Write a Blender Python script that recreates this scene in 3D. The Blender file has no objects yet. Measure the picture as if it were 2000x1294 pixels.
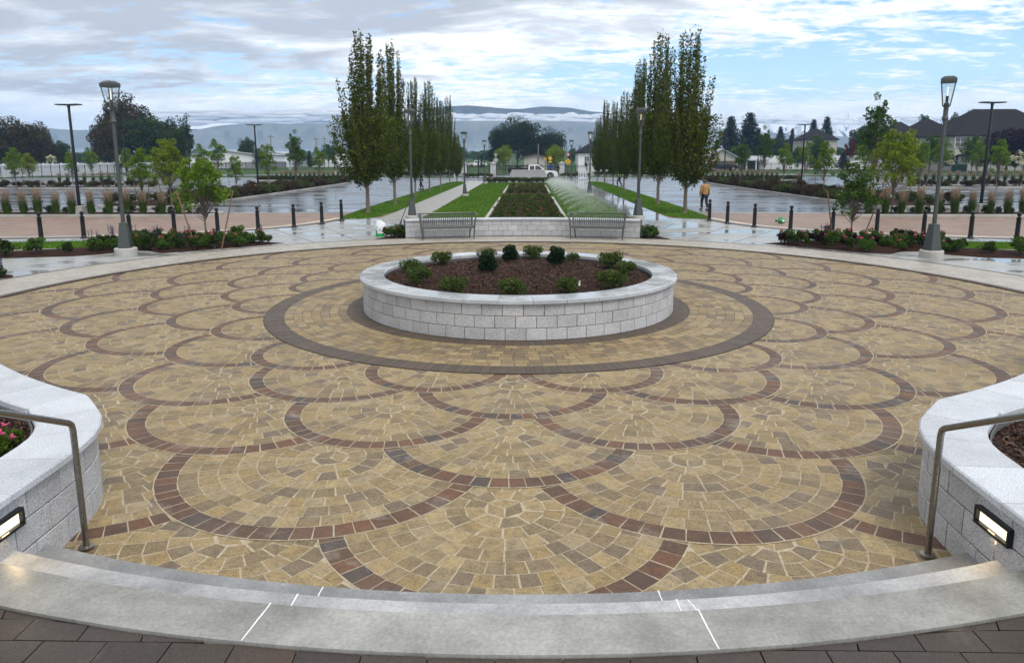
import bpy, bmesh, math, random
import numpy as np
from mathutils import Vector, Matrix
from math import sin, cos, pi, radians, sqrt, atan2, hypot
SC = bpy.context.scene
COL = SC.collection
R = math.radians
rnd = random.Random(7)
RNG = np.random.default_rng(7)

# ------------------------------------------------------------------ camera
FPX, CPX, PITCH, YAW, ROLL = 1427.1, 568.92, 0.18109, -0.02136, -0.00171
CAM = np.array([0.19138, -14.853, 3.0092])
_cp, _sp, _cy, _sy = cos(PITCH), sin(PITCH), cos(YAW), sin(YAW)
FW = np.array([_sy*_cp, _cy*_cp, -_sp]); RT0 = np.array([_cy, -_sy, 0.0]); UP0 = np.cross(RT0, FW)
RT = cos(ROLL)*RT0 + sin(ROLL)*UP0; UPV = -sin(ROLL)*RT0 + cos(ROLL)*UP0
cd = bpy.data.cameras.new('camera'); cam = bpy.data.objects.new('camera', cd); COL.objects.link(cam)
cd.sensor_width = 36; cd.lens = FPX/2000*36; cd.shift_y = -(647-CPX)/2000
cd.clip_start = 0.05; cd.clip_end = 9000
cam.matrix_world = Matrix(((RT[0], UPV[0], -FW[0], CAM[0]), (RT[1], UPV[1], -FW[1], CAM[1]), (RT[2], UPV[2], -FW[2], CAM[2]), (0, 0, 0, 1)))
SC.camera = cam

def g(px, py, z=0.0):                     # pixel of the survey photo -> point on the level z
    d = FW*FPX + RT*(px-1000) - UPV*(py-CPX); t = (z-CAM[2])/d[2]; q = CAM+d*t
    return (float(q[0]), float(q[1]), z)
def gy(px, py, Y):                        # pixel -> point at the depth Y
    d = FW*FPX + RT*(px-1000) - UPV*(py-CPX); t = (Y-CAM[1])/d[1]; q = CAM+d*t
    return (float(q[0]), Y, float(q[2]))

# ------------------------------------------------------------------ world, sun, exposure
SUN_EL, SUN_AZ = R(54), R(142)            # azimuth from +Y towards +X
W = bpy.data.worlds.new('World'); SC.world = W; W.use_nodes = True
def build_world():
    nt = W.node_tree; N = nt.nodes; L = nt.links; N.clear()
    out = N.new('ShaderNodeOutputWorld'); bg = N.new('ShaderNodeBackground'); bg.inputs[1].default_value = 0.114
    sky = N.new('ShaderNodeTexSky'); sky.sky_type = 'NISHITA'; sky.sun_disc = False
    sky.sun_elevation = SUN_EL; sky.sun_rotation = SUN_AZ; sky.altitude = 1400; sky.air_density = 1.0; sky.dust_density = 0.6; sky.ozone_density = 1.4
    tc = N.new('ShaderNodeTexCoord'); sp = N.new('ShaderNodeSeparateXYZ'); L.new(tc.outputs['Generated'], sp.inputs[0])
    def m(op, a, b=None, c=None):
        n = N.new('ShaderNodeMath'); n.operation = op
        for i, v in enumerate((a, b, c)):
            if v is None: continue
            if isinstance(v, (int, float)): n.inputs[i].default_value = v
            else: L.new(v, n.inputs[i])
        return n.outputs[0]
    z = m('MAXIMUM', sp.outputs[2], 0.0)
    zz = m('ADD', z, 0.10)
    u = m('DIVIDE', sp.outputs[0], zz); v = m('DIVIDE', sp.outputs[1], zz)
    cb = N.new('ShaderNodeCombineXYZ'); L.new(u, cb.inputs[0]); L.new(v, cb.inputs[1])
    def noise(scale, detail, rough, vec, dist=0.0, off=(0, 0, 0), sc=(1, 1, 1)):
        mp = N.new('ShaderNodeMapping'); L.new(vec, mp.inputs[0]); mp.inputs[1].default_value = off; mp.inputs[3].default_value = sc
        n = N.new('ShaderNodeTexNoise'); n.inputs['Scale'].default_value = scale; n.inputs['Detail'].default_value = detail
        n.inputs['Roughness'].default_value = rough; n.inputs['Distortion'].default_value = dist; L.new(mp.outputs[0], n.inputs['Vector']); return n.outputs[0]
    def ramp(x, pts):
        r = N.new('ShaderNodeValToRGB'); e = r.color_ramp.elements
        while len(e) < len(pts): e.new(0.5)
        for i, (p, c) in enumerate(pts): e[i].position = p; e[i].color = (c[0], c[1], c[2], 1) if not isinstance(c, (int, float)) else (c, c, c, 1)
        L.new(x, r.inputs[0]); return r.outputs[0]
    big = noise(0.55, 3, 0.5, cb.outputs[0], 0.3, (3.1, 1.7, 0))
    rip = noise(2.6, 8, 0.64, cb.outputs[0], 0.35, (0.4, 2.2, 0), (0.85, 1.2, 1))
    fine = noise(9.0, 6, 0.65, cb.outputs[0], 0.3, (7, 2, 0), (0.85, 1.2, 1))
    def cen(x, k): return m('MULTIPLY', m('SUBTRACT', x, 0.5), k)
    # cover grows towards -X and overhead (the grey mass upper left); thin and broken towards +X and in a low belt
    fz = ramp(z, [(0.05, 0.36), (0.085, 0.30), (0.11, 0.22), (0.15, 0.52), (0.24, 0.58), (0.5, 0.7)])
    side = m('ADD', m('MULTIPLY', sp.outputs[0], -0.36), m('SUBTRACT', fz, 0.08))
    a = m('ADD', m('ADD', cen(big, 1.1), cen(rip, 2.2)), m('ADD', cen(fine, 1.5), side))
    cover = ramp(a, [(0.0, 0.0), (0.12, 0.35), (0.42, 1.0)])
    grey = noise(1.2, 6, 0.6, cb.outputs[0], 0.7, (1.3, 5.2, 0), (0.8, 1.25, 1))
    dk = m('ADD', m('MULTIPLY', sp.outputs[0], -0.80), m('MULTIPLY', m('SUBTRACT', m('MINIMUM', m('SUBTRACT', 0.46, z), m('MINIMUM', z, 0.23)), 0.15), 4.0))
    dens = m('ADD', m('ADD', cen(grey, 1.9), cen(rip, 1.1)), m('ADD', dk, 0.42))
    ccol = ramp(dens, [(0.20, (8.7, 8.7, 8.7)), (0.36, (7.8, 7.95, 8.2)), (0.52, (5.7, 6.05, 6.5)), (0.80, (3.9, 4.2, 4.75))])
    veil = N.new('ShaderNodeMixRGB'); veil.blend_type = 'MIX'; veil.inputs[0].default_value = 0.8
    vc = ramp(sp.outputs[2], [(0.0, (5.8, 7.2, 8.4)), (0.10, (4.5, 6.7, 8.6)), (0.17, (2.7, 5.0, 8.2)), (0.4, (1.6, 3.5, 7.2))])
    L.new(sky.outputs[0], veil.inputs[1]); L.new(vc, veil.inputs[2])
    mix = N.new('ShaderNodeMixRGB'); L.new(cover, mix.inputs[0]); L.new(veil.outputs[0], mix.inputs[1]); L.new(ccol, mix.inputs[2])
    # low banks of cloud lying along the horizon
    dirn = noise(7.0, 8, 0.62, tc.outputs['Generated'], 0.4, (0, 0, 0), (1, 1, 4))
    el = m('ADD', sp.outputs[2], m('MULTIPLY', m('SUBTRACT', dirn, 0.5), 0.09))
    band = ramp(el, [(0.0, 0.7), (0.045, 0.95), (0.066, 0.8), (0.073, 0.0)])
    bcol = ramp(dirn, [(0.36, (5.4, 6.2, 7.3)), (0.50, (7.4, 8.0, 8.5)), (0.60, (8.7, 8.8, 8.7))])
    mix2 = N.new('ShaderNodeMixRGB'); L.new(band, mix2.inputs[0]); L.new(mix.outputs[0], mix2.inputs[1]); L.new(bcol, mix2.inputs[2])
    top = N.new('ShaderNodeMixRGB'); top.blend_type = 'MULTIPLY'; top.inputs[0].default_value = 1; L.new(mix2.outputs[0], top.inputs[1]); L.new(ramp(sp.outputs[2], [(0.26, 1.0), (0.6, 0.66)]), top.inputs[2])
    L.new(top.outputs[0], bg.inputs[0]); L.new(bg.outputs[0], out.inputs[0])
build_world()
sd = bpy.data.lights.new('sun', 'SUN'); sd.energy = 1.7; sd.angle = R(26); sd.color = (1.0, 0.95, 0.88)
so = bpy.data.objects.new('sun', sd); COL.objects.link(so)
so.rotation_euler = Vector((-sin(SUN_AZ)*cos(SUN_EL), -cos(SUN_AZ)*cos(SUN_EL), -sin(SUN_EL))).to_track_quat('-Z', 'Y').to_euler()
VS = SC.view_settings; VS.view_transform = 'Standard'; VS.look = 'None'; VS.gamma = 1; VS.use_curve_mapping = False; VS.exposure = 0.45
SC.cycles.volume_bounces = 2; SC.cycles.max_bounces = 8; SC.cycles.use_denoising = True

# ------------------------------------------------------------------ helpers
def tag(o, label=None, cat=None, group=None, kind=None):
    if label: o['label'] = label
    if cat: o['category'] = cat
    if group: o['group'] = group
    if kind: o['kind'] = kind
    return o
def empty(name, loc, label, cat, group=None, rz=0, s=1):
    o = bpy.data.objects.new(name, None); COL.objects.link(o); o.location = loc; o.rotation_euler = (0, 0, rz); o.scale = (s, s, s); o.empty_display_size = .2
    return tag(o, label, cat, group)
def link(name, me, parent=None, loc=(0, 0, 0), rz=0):
    o = bpy.data.objects.new(name, me); COL.objects.link(o); o.location = loc; o.rotation_euler = (0, 0, rz)
    if parent: o.parent = parent
    return o
def kids(o): return [c for c in bpy.data.objects if c.parent == o]
class MB:
    def __init__(s): s.v = []; s.f = []; s.mi = []; s.arr = []
    def add(s, vs, fs, mi=0):
        n = len(s.v); s.v.extend([tuple(map(float, p)) for p in vs]); s.f.extend([tuple(i+n for i in f) for f in fs]); s.mi.extend([mi]*len(fs)); return s
    def box(s, c, d, rz=0, mi=0, taper=1.0):
        x, y, z = d[0]/2, d[1]/2, d[2]/2; vs = []
        for sz in (-1, 1):
            k = taper if sz > 0 else 1
            for sx, sy in ((-1, -1), (1, -1), (1, 1), (-1, 1)):
                a, b = sx*x*k, sy*y*k; vs.append((c[0]+a*cos(rz)-b*sin(rz), c[1]+a*sin(rz)+b*cos(rz), c[2]+sz*z))
        return s.add(vs, [(3, 2, 1, 0), (4, 5, 6, 7), (0, 1, 5, 4), (1, 2, 6, 5), (2, 3, 7, 6), (3, 0, 4, 7)], mi)
    def bbox(s, c, d, b=.01, rz=0, mi=0):  # box with chamfered edges
        bm = bmesh.new(); bmesh.ops.create_cube(bm, size=1); bmesh.ops.scale(bm, vec=d, verts=bm.verts)
        bmesh.ops.bevel(bm, geom=bm.edges[:], offset=b, segments=2, affect='EDGES', profile=.5)
        bmesh.ops.rotate(bm, matrix=Matrix.Rotation(rz, 3, 'Z'), verts=bm.verts); bmesh.ops.translate(bm, vec=c, verts=bm.verts)
        bm.verts.index_update(); s.add([v.co[:] for v in bm.verts], [[v.index for v in f.verts] for f in bm.faces], mi); bm.free(); return s
    def lathe(s, prof, n=24, c=(0, 0), mi=0, rot=0, caps=True):
        vs = []; fs = []
        for r, z in prof:
            for k in range(n): a = rot+2*pi*k/n; vs.append((c[0]+r*cos(a), c[1]+r*sin(a), z))
        for i in range(len(prof)-1):
            for k in range(n): fs.append((i*n+k, i*n+(k+1) % n, (i+1)*n+(k+1) % n, (i+1)*n+k))
        if caps: fs.append(tuple(range(n-1, -1, -1))); fs.append(tuple((len(prof)-1)*n+k for k in range(n)))
        return s.add(vs, fs, mi)
    def tube(s, pts, rad, n=8, mi=0):
        P = [Vector(p) for p in pts]; rad = rad if hasattr(rad, '__len__') else [rad]*len(P); vs = []; fs = []
        ref = None
        for i, p in enumerate(P):
            d = (P[min(i+1, len(P)-1)]-P[max(i-1, 0)]); d = d.normalized() if d.length > 1e-9 else Vector((0, 0, 1))
            if ref is None: ref = d.orthogonal().normalized()
            a = (ref-d*ref.dot(d)); a = a.normalized() if a.length > 1e-6 else d.orthogonal().normalized(); ref = a; b = d.cross(a)
            for k in range(n): t = 2*pi*k/n; vs.append(p+(a*cos(t)+b*sin(t))*rad[i])
        for i in range(len(P)-1):
            for k in range(n): fs.append((i*n+k, i*n+(k+1) % n, (i+1)*n+(k+1) % n, (i+1)*n+k))
        fs.append(tuple(range(n-1, -1, -1))); fs.append(tuple((len(P)-1)*n+k for k in range(n)))
        return s.add(vs, fs, mi)
    def prism(s, poly, z0, z1, mi=0):
        n = len(poly); vs = [(x, y, z0) for x, y in poly]+[(x, y, z1) for x, y in poly]
        ar = sum(poly[i][0]*poly[(i+1) % n][1]-poly[(i+1) % n][0]*poly[i][1] for i in range(n))
        o = list(range(n)) if ar > 0 else list(range(n-1, -1, -1))
        fs = [tuple(reversed(o)), tuple(i+n for i in o)]+[(o[i], o[(i+1) % n], o[(i+1) % n]+n, o[i]+n) for i in range(n)]
        return s.add(vs, fs, mi)
    def sheet(s, poly, z, mi=0):
        n = len(poly); ar = sum(poly[i][0]*poly[(i+1) % n][1]-poly[(i+1) % n][0]*poly[i][1] for i in range(n))
        return s.add([(p[0], p[1], z) for p in poly], [tuple(range(n)) if ar > 0 else tuple(range(n-1, -1, -1))], mi)
    def xz(s, poly, y0, y1, mi=0):        # side outline in x,z pulled through y
        n = len(poly); ar = sum(poly[i][0]*poly[(i+1) % n][1]-poly[(i+1) % n][0]*poly[i][1] for i in range(n))
        o = list(range(n)) if ar > 0 else list(range(n-1, -1, -1))
        vs = [(x, y0, z) for x, z in poly]+[(x, y1, z) for x, z in poly]
        return s.add(vs, [tuple(o), tuple(i+n for i in reversed(o))]+[(o[i], o[i]+n, o[(i+1) % n]+n, o[(i+1) % n]) for i in range(n)], mi)
    def quads(s, A):                      # (N,4,3) array, appended fast at build time
        s.arr.append(np.asarray(A, float)); return s
    def build(s, name, mats, parent=None, smooth=False, loc=(0, 0, 0), rz=0):
        me = bpy.data.meshes.new(name)
        V = np.array(s.v, float).reshape(-1, 3); F = list(s.f); MI = list(s.mi)
        if s.arr and not F:
            A = np.concatenate([a.reshape(-1, 4, 3) for a in s.arr]); n = len(A)
            me.vertices.add(n*4); me.vertices.foreach_set('co', A.reshape(-1).astype(np.float32))
            me.loops.add(n*4); me.loops.foreach_set('vertex_index', np.arange(n*4, dtype=np.int32))
            me.polygons.add(n); me.polygons.foreach_set('loop_start', np.arange(0, n*4, 4, dtype=np.int32))
            try: me.polygons.foreach_set('loop_total', np.full(n, 4, dtype=np.int32))
            except Exception: pass
            me.update(calc_edges=True); me.validate()
        else:
            if s.arr:
                A = np.concatenate([a.reshape(-1, 4, 3) for a in s.arr]); b = len(V); V = np.concatenate([V, A.reshape(-1, 3)])
                F += [(b+4*i, b+4*i+1, b+4*i+2, b+4*i+3) for i in range(len(A))]; MI += [MI[-1] if MI else 0]*len(A)
            me.from_pydata(V.tolist(), [], F); me.update()
            if max(MI or [0]) > 0: me.polygons.foreach_set('material_index', np.array(MI, dtype=np.int32))
        if not isinstance(mats, (list, tuple)): mats = [mats]
        for m in mats: me.materials.append(m)
        if smooth:
            me.polygons.foreach_set('use_smooth', np.ones(len(me.polygons), dtype=bool))
            try: me.set_sharp_from_angle(angle=R(40))
            except Exception: pass
        return link(name, me, parent, loc, rz)
def struct(name, mb, m, smooth=False): return tag(mb.build(name, m, smooth=smooth), kind='structure')

class Path:                               # polyline with arc length and left-hand normals
    def __init__(s, pts, closed=False):
        s.p = [Vector((p[0], p[1])) for p in pts]; s.closed = closed
        q = s.p+[s.p[0]] if closed else s.p; s.q = q; s.c = [0.0]
        for a, b in zip(q, q[1:]): s.c.append(s.c[-1]+(b-a).length)
        s.len = s.c[-1]; n = len(q); s.n = []
        for i in range(n):
            if closed: a = q[(i-1) % (n-1)]; b = q[(i+1) % (n-1)]
            else: a = q[max(i-1, 0)]; b = q[min(i+1, n-1)]
            d = (b-a).normalized(); s.n.append(Vector((-d.y, d.x)))
    def at(s, t):
        t = max(0, min(s.len, t)); lo = 0; hi = len(s.c)-1
        while hi-lo > 1:
            m = (lo+hi)//2
            if s.c[m] <= t: lo = m
            else: hi = m
        k = (t-s.c[lo])/max(1e-9, s.c[hi]-s.c[lo]); n = s.n[lo].lerp(s.n[hi], k); n.normalize()
        return s.q[lo].lerp(s.q[hi], k), n
    def ts(s, a, b, step):
        n = max(1, int(math.ceil((b-a)/step))); return [a+(b-a)*i/n for i in range(n+1)]
    def sweep(s, mb, prof, a=0, b=None, step=.3, mi=0, cap=True):  # prof: (offset along left normal, z), closed section
        b = s.len if b is None else b; vs = []; fs = []; T = s.ts(a, b, step); m = len(prof)
        for t in T:
            p, n = s.at(t)
            for o, z in prof: vs.append((p.x+n.x*o, p.y+n.y*o, z))
        for i in range(len(T)-1):
            for k in range(m): fs.append((i*m+k, (i+1)*m+k, (i+1)*m+(k+1) % m, i*m+(k+1) % m))
        if cap: fs.append(tuple(range(m))); fs.append(tuple((len(T)-1)*m+k for k in reversed(range(m))))
        mb.add(vs, fs, mi); return mb
    def strip(s, mb, o0, o1, z, a=0, b=None, step=.4, mi=0):
        b = s.len if b is None else b; T = s.ts(a, b, step); vs = []; fs = []
        for t in T:
            p, n = s.at(t); vs += [(p.x+n.x*o0, p.y+n.y*o0, z), (p.x+n.x*o1, p.y+n.y*o1, z)]
        for i in range(len(T)-1):
            f = (2*i, 2*i+2, 2*i+3, 2*i+1); fs.append(f if o1 > o0 else f[::-1])
        mb.add(vs, fs, mi); return mb
def arc(r, a0, a1, n=64, c=(0, 0)):       # angles from +Y clockwise, degrees
    return [(c[0]+r*sin(R(a0+(a1-a0)*i/n)), c[1]+r*cos(R(a0+(a1-a0)*i/n))) for i in range(n+1)]
def smooth_poly(pts, it=2, closed=True):
    for _ in range(it):
        q = []; n = len(pts)
        for i in range(n if closed else n-1):
            a, b = pts[i], pts[(i+1) % n]; q += [(a[0]*.75+b[0]*.25, a[1]*.75+b[1]*.25), (a[0]*.25+b[0]*.75, a[1]*.25+b[1]*.75)]
        if not closed: q = [pts[0]]+q+[pts[-1]]
        pts = q
    return pts
def inside(poly, x, y):
    c = False; n = len(poly)
    for i in range(n):
        a, b = poly[i], poly[i-1]
        if (a[1] > y) != (b[1] > y) and x < (b[0]-a[0])*(y-a[1])/(b[1]-a[1]+1e-12)+a[0]: c = not c
    return c

# ------------------------------------------------------------------ materials
def nodes(name):
    m = bpy.data.materials.new(name); m.use_nodes = True; nt = m.node_tree; return m, nt, nt.nodes, nt.links, nt.nodes['Principled BSDF']
def ramp(N, L, x, pts, mode='LINEAR'):
    r = N.new('ShaderNodeValToRGB'); e = r.color_ramp.elements; r.color_ramp.interpolation = mode
    while len(e) < len(pts): e.new(.5)
    for i, (p, c) in enumerate(pts): e[i].position = p; e[i].color = (c, c, c, 1) if isinstance(c, (int, float)) else (*c, 1)
    L.new(x, r.inputs[0]); return r.outputs[0]
def noi(N, L, scale, detail=5, rough=.55, dist=0, sc=None, coord='Object', off=(0, 0, 0)):
    tc = N.new('ShaderNodeTexCoord'); v = tc.outputs[coord]
    if sc or off != (0, 0, 0):
        mp = N.new('ShaderNodeMapping'); L.new(v, mp.inputs[0]); mp.inputs[3].default_value = sc or (1, 1, 1); mp.inputs[1].default_value = off; v = mp.outputs[0]
    n = N.new('ShaderNodeTexNoise'); L.new(v, n.inputs['Vector']); n.inputs['Scale'].default_value = scale; n.inputs['Detail'].default_value = detail
    n.inputs['Roughness'].default_value = rough; n.inputs['Distortion'].default_value = dist; return n.outputs[0]
def mixc(N, L, f, a, b, mode='MIX'):
    m = N.new('ShaderNodeMixRGB'); m.blend_type = mode
    for i, v in enumerate((f, a, b)):
        if isinstance(v, (int, float)): m.inputs[i].default_value = v
        elif isinstance(v, tuple): m.inputs[i].default_value = (*v, 1)
        else: L.new(v, m.inputs[i])
    return m.outputs[0]
def bump(N, L, p, h, s=.3, d=.01):
    b = N.new('ShaderNodeBump'); b.inputs['Strength'].default_value = s; b.inputs['Distance'].default_value = d; L.new(h, b.inputs['Height']); L.new(b.outputs[0], p.inputs['Normal'])
def island(N): return N.new('ShaderNodeNewGeometry').outputs['Random Per Island']
def flat(name, c, rough=.6, metal=0, var=.12, scale=6, bmp=0, spec=None):
    m, nt, N, L, p = nodes(name); n = noi(N, L, scale, 6, .6)
    L.new(ramp(N, L, n, [(.3, tuple(x*(1-var) for x in c)), (.7, tuple(min(1, x*(1+var)) for x in c))]), p.inputs['Base Color'])
    L.new(ramp(N, L, n, [(.3, max(.02, rough-.08)), (.7, min(1, rough+.08))]), p.inputs['Roughness']); p.inputs['Metallic'].default_value = metal
    if bmp: bump(N, L, p, noi(N, L, scale*12, 3), bmp, .005)
    if spec is not None: p.inputs['Specular IOR Level'].default_value = spec
    return m
def pavers(name, cols, rough=.62, mott=.35, scale=9, dirt=(.30, .25, .18), dirtamt=.18, speck=.45):
    m, nt, N, L, p = nodes(name); i = island(N)
    base = ramp(N, L, i, [(k/len(cols), c) for k, c in enumerate(cols)], 'CONSTANT')
    n1 = noi(N, L, scale, 6, .7, .8); n2 = noi(N, L, 85, 4, .75); n3 = noi(N, L, .55, 4, .6); n4 = noi(N, L, 26, 5, .7, 1.2); n5 = noi(N, L, 170, 2, .6)
    c = mixc(N, L, 1.0, base, ramp(N, L, n1, [(.30, 1-mott), (.5, 1.0), (.72, 1+mott*.6)]), 'MULTIPLY')
    c = mixc(N, L, 1.0, c, ramp(N, L, n4, [(.34, 1-mott*.9), (.48, 1.0), (.7, 1+mott*.5)]), 'MULTIPLY')
    c = mixc(N, L, 1.0, c, ramp(N, L, n2, [(.36, 1-speck), (.5, 1.0), (.66, 1.2)]), 'MULTIPLY')
    c = mixc(N, L, 1.0, c, ramp(N, L, n5, [(.33, 1-speck*1.2), (.42, 1.0)]), 'MULTIPLY')
    c = mixc(N, L, ramp(N, L, noi(N, L, 5.5, 6, .68, 1.0, None, 'Object', (3, 1, 0)), [(.50, 0.0), (.66, mott)]), c, mixc(N, L, 1, c, (.56, .55, .62), 'MULTIPLY'))
    c = mixc(N, L, ramp(N, L, n3, [(.5, 0.0), (.75, dirtamt)]), c, dirt)
    c = mixc(N, L, ramp(N, L, noi(N, L, 2.6, 6, .7, .5), [(.56, 0.0), (.70, dirtamt*1.6)]), c, (.40, .37, .32))
    L.new(c, p.inputs['Base Color']); L.new(ramp(N, L, n1, [(.3, rough-.16), (.7, rough+.1)]), p.inputs['Roughness'])
    bump(N, L, p, mixc(N, L, .5, n2, n4), .5, .006); return m
def granite(name, c, rough=.45, wet=0.0, speck=.55, scale=160):
    m, nt, N, L, p = nodes(name); i = island(N)
    n = noi(N, L, scale, 2, .7); n4 = noi(N, L, scale*.45, 2, .6); n2 = noi(N, L, 2.2, 5, .6)
    b = ramp(N, L, i, [(0, tuple(x*.88 for x in c)), (1, tuple(min(1, x*1.08) for x in c))])
    b = mixc(N, L, 1, b, ramp(N, L, n, [(.36, 1-speck), (.5, 1.0), (.66, 1.22)]), 'MULTIPLY'); b = mixc(N, L, 1, b, ramp(N, L, n4, [(.35, 1-speck*.55), (.5, 1.0), (.7, 1.06)]), 'MULTIPLY')
    b = mixc(N, L, 1, b, ramp(N, L, n2, [(.3, .84), (.7, 1.08)]), 'MULTIPLY'); L.new(b, p.inputs['Base Color'])
    if wet: L.new(ramp(N, L, noi(N, L, 1.6, 4, .6, .4), [(.4, .06), (.62, rough)]), p.inputs['Roughness'])
    else: p.inputs['Roughness'].default_value = rough
    bump(N, L, p, n, .12, .002); return m
def concrete(name, c, wet=.5, dry=.55, puddle=(.46, .6), darken=.72, scale=.33, sc=None, stain=.12, fine=70):
    m, nt, N, L, p = nodes(name); n = noi(N, L, scale, 5, .6, .7, sc); f = noi(N, L, fine, 4, .7); s = noi(N, L, 1.3, 6, .65, .3)
    w = ramp(N, L, n, [(puddle[0], 0.0), (puddle[1], 1.0)])
    b = mixc(N, L, 1, c, ramp(N, L, s, [(.3, 1-stain), (.7, 1+stain)]), 'MULTIPLY'); b = mixc(N, L, 1, b, ramp(N, L, f, [(.3, .78), (.7, 1.18)]), 'MULTIPLY')
    b = mixc(N, L, w, b, mixc(N, L, 1, b, (darken,)*3, 'MULTIPLY')); L.new(b, p.inputs['Base Color'])
    L.new(ramp(N, L, w, [(0, dry), (1, wet)]), p.inputs['Roughness'])
    bp = N.new('ShaderNodeBump'); bp.inputs['Distance'].default_value = .003; L.new(f, bp.inputs['Height']); L.new(ramp(N, L, w, [(0, .3), (1, .03)]), bp.inputs['Strength']); L.new(bp.outputs[0], p.inputs['Normal'])
    return m
def leaf(name, cols, trans=.35, rough=.5, big=.7):
    m, nt, N, L, p = nodes(name); c = ramp(N, L, island(N), [(k/max(1, len(cols)-1), x) for k, x in enumerate(cols)])
    c = mixc(N, L, 1, c, ramp(N, L, noi(N, L, big, 3), [(.3, .78), (.7, 1.2)]), 'MULTIPLY')
    L.new(c, p.inputs['Base Color']); p.inputs['Roughness'].default_value = rough; p.inputs['Specular IOR Level'].default_value = .12
    t = N.new('ShaderNodeBsdfTranslucent'); L.new(c, t.inputs[0]); mx = N.new('ShaderNodeMixShader'); mx.inputs[0].default_value = trans
    L.new(p.outputs[0], mx.inputs[1]); L.new(t.outputs[0], mx.inputs[2]); L.new(mx.outputs[0], N['Material Output'].inputs[0]); return m
def lit(name, c, s):
    m, nt, N, L, p = nodes(name); p.inputs['Base Color'].default_value = (*c, 1); p.inputs['Emission Color'].default_value = (*c, 1); p.inputs['Emission Strength'].default_value = s; return m
def glass(name, tint=(.02, .025, .03), rough=.03):
    m, nt, N, L, p = nodes(name); p.inputs['Base Color'].default_value = (*tint, 1); p.inputs['Roughness'].default_value = rough; p.inputs['Specular IOR Level'].default_value = .8; return m
TAN = [(.30, .215, .092), (.34, .25, .118), (.25, .182, .088), (.31, .23, .11), (.36, .272, .135), (.27, .198, .088), (.225, .165, .085), (.32, .238, .11), (.20, .148, .080), (.285, .21, .10), (.33, .255, .14), (.275, .205, .105), (.185, .138, .085), (.24, .18, .10)]
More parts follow.
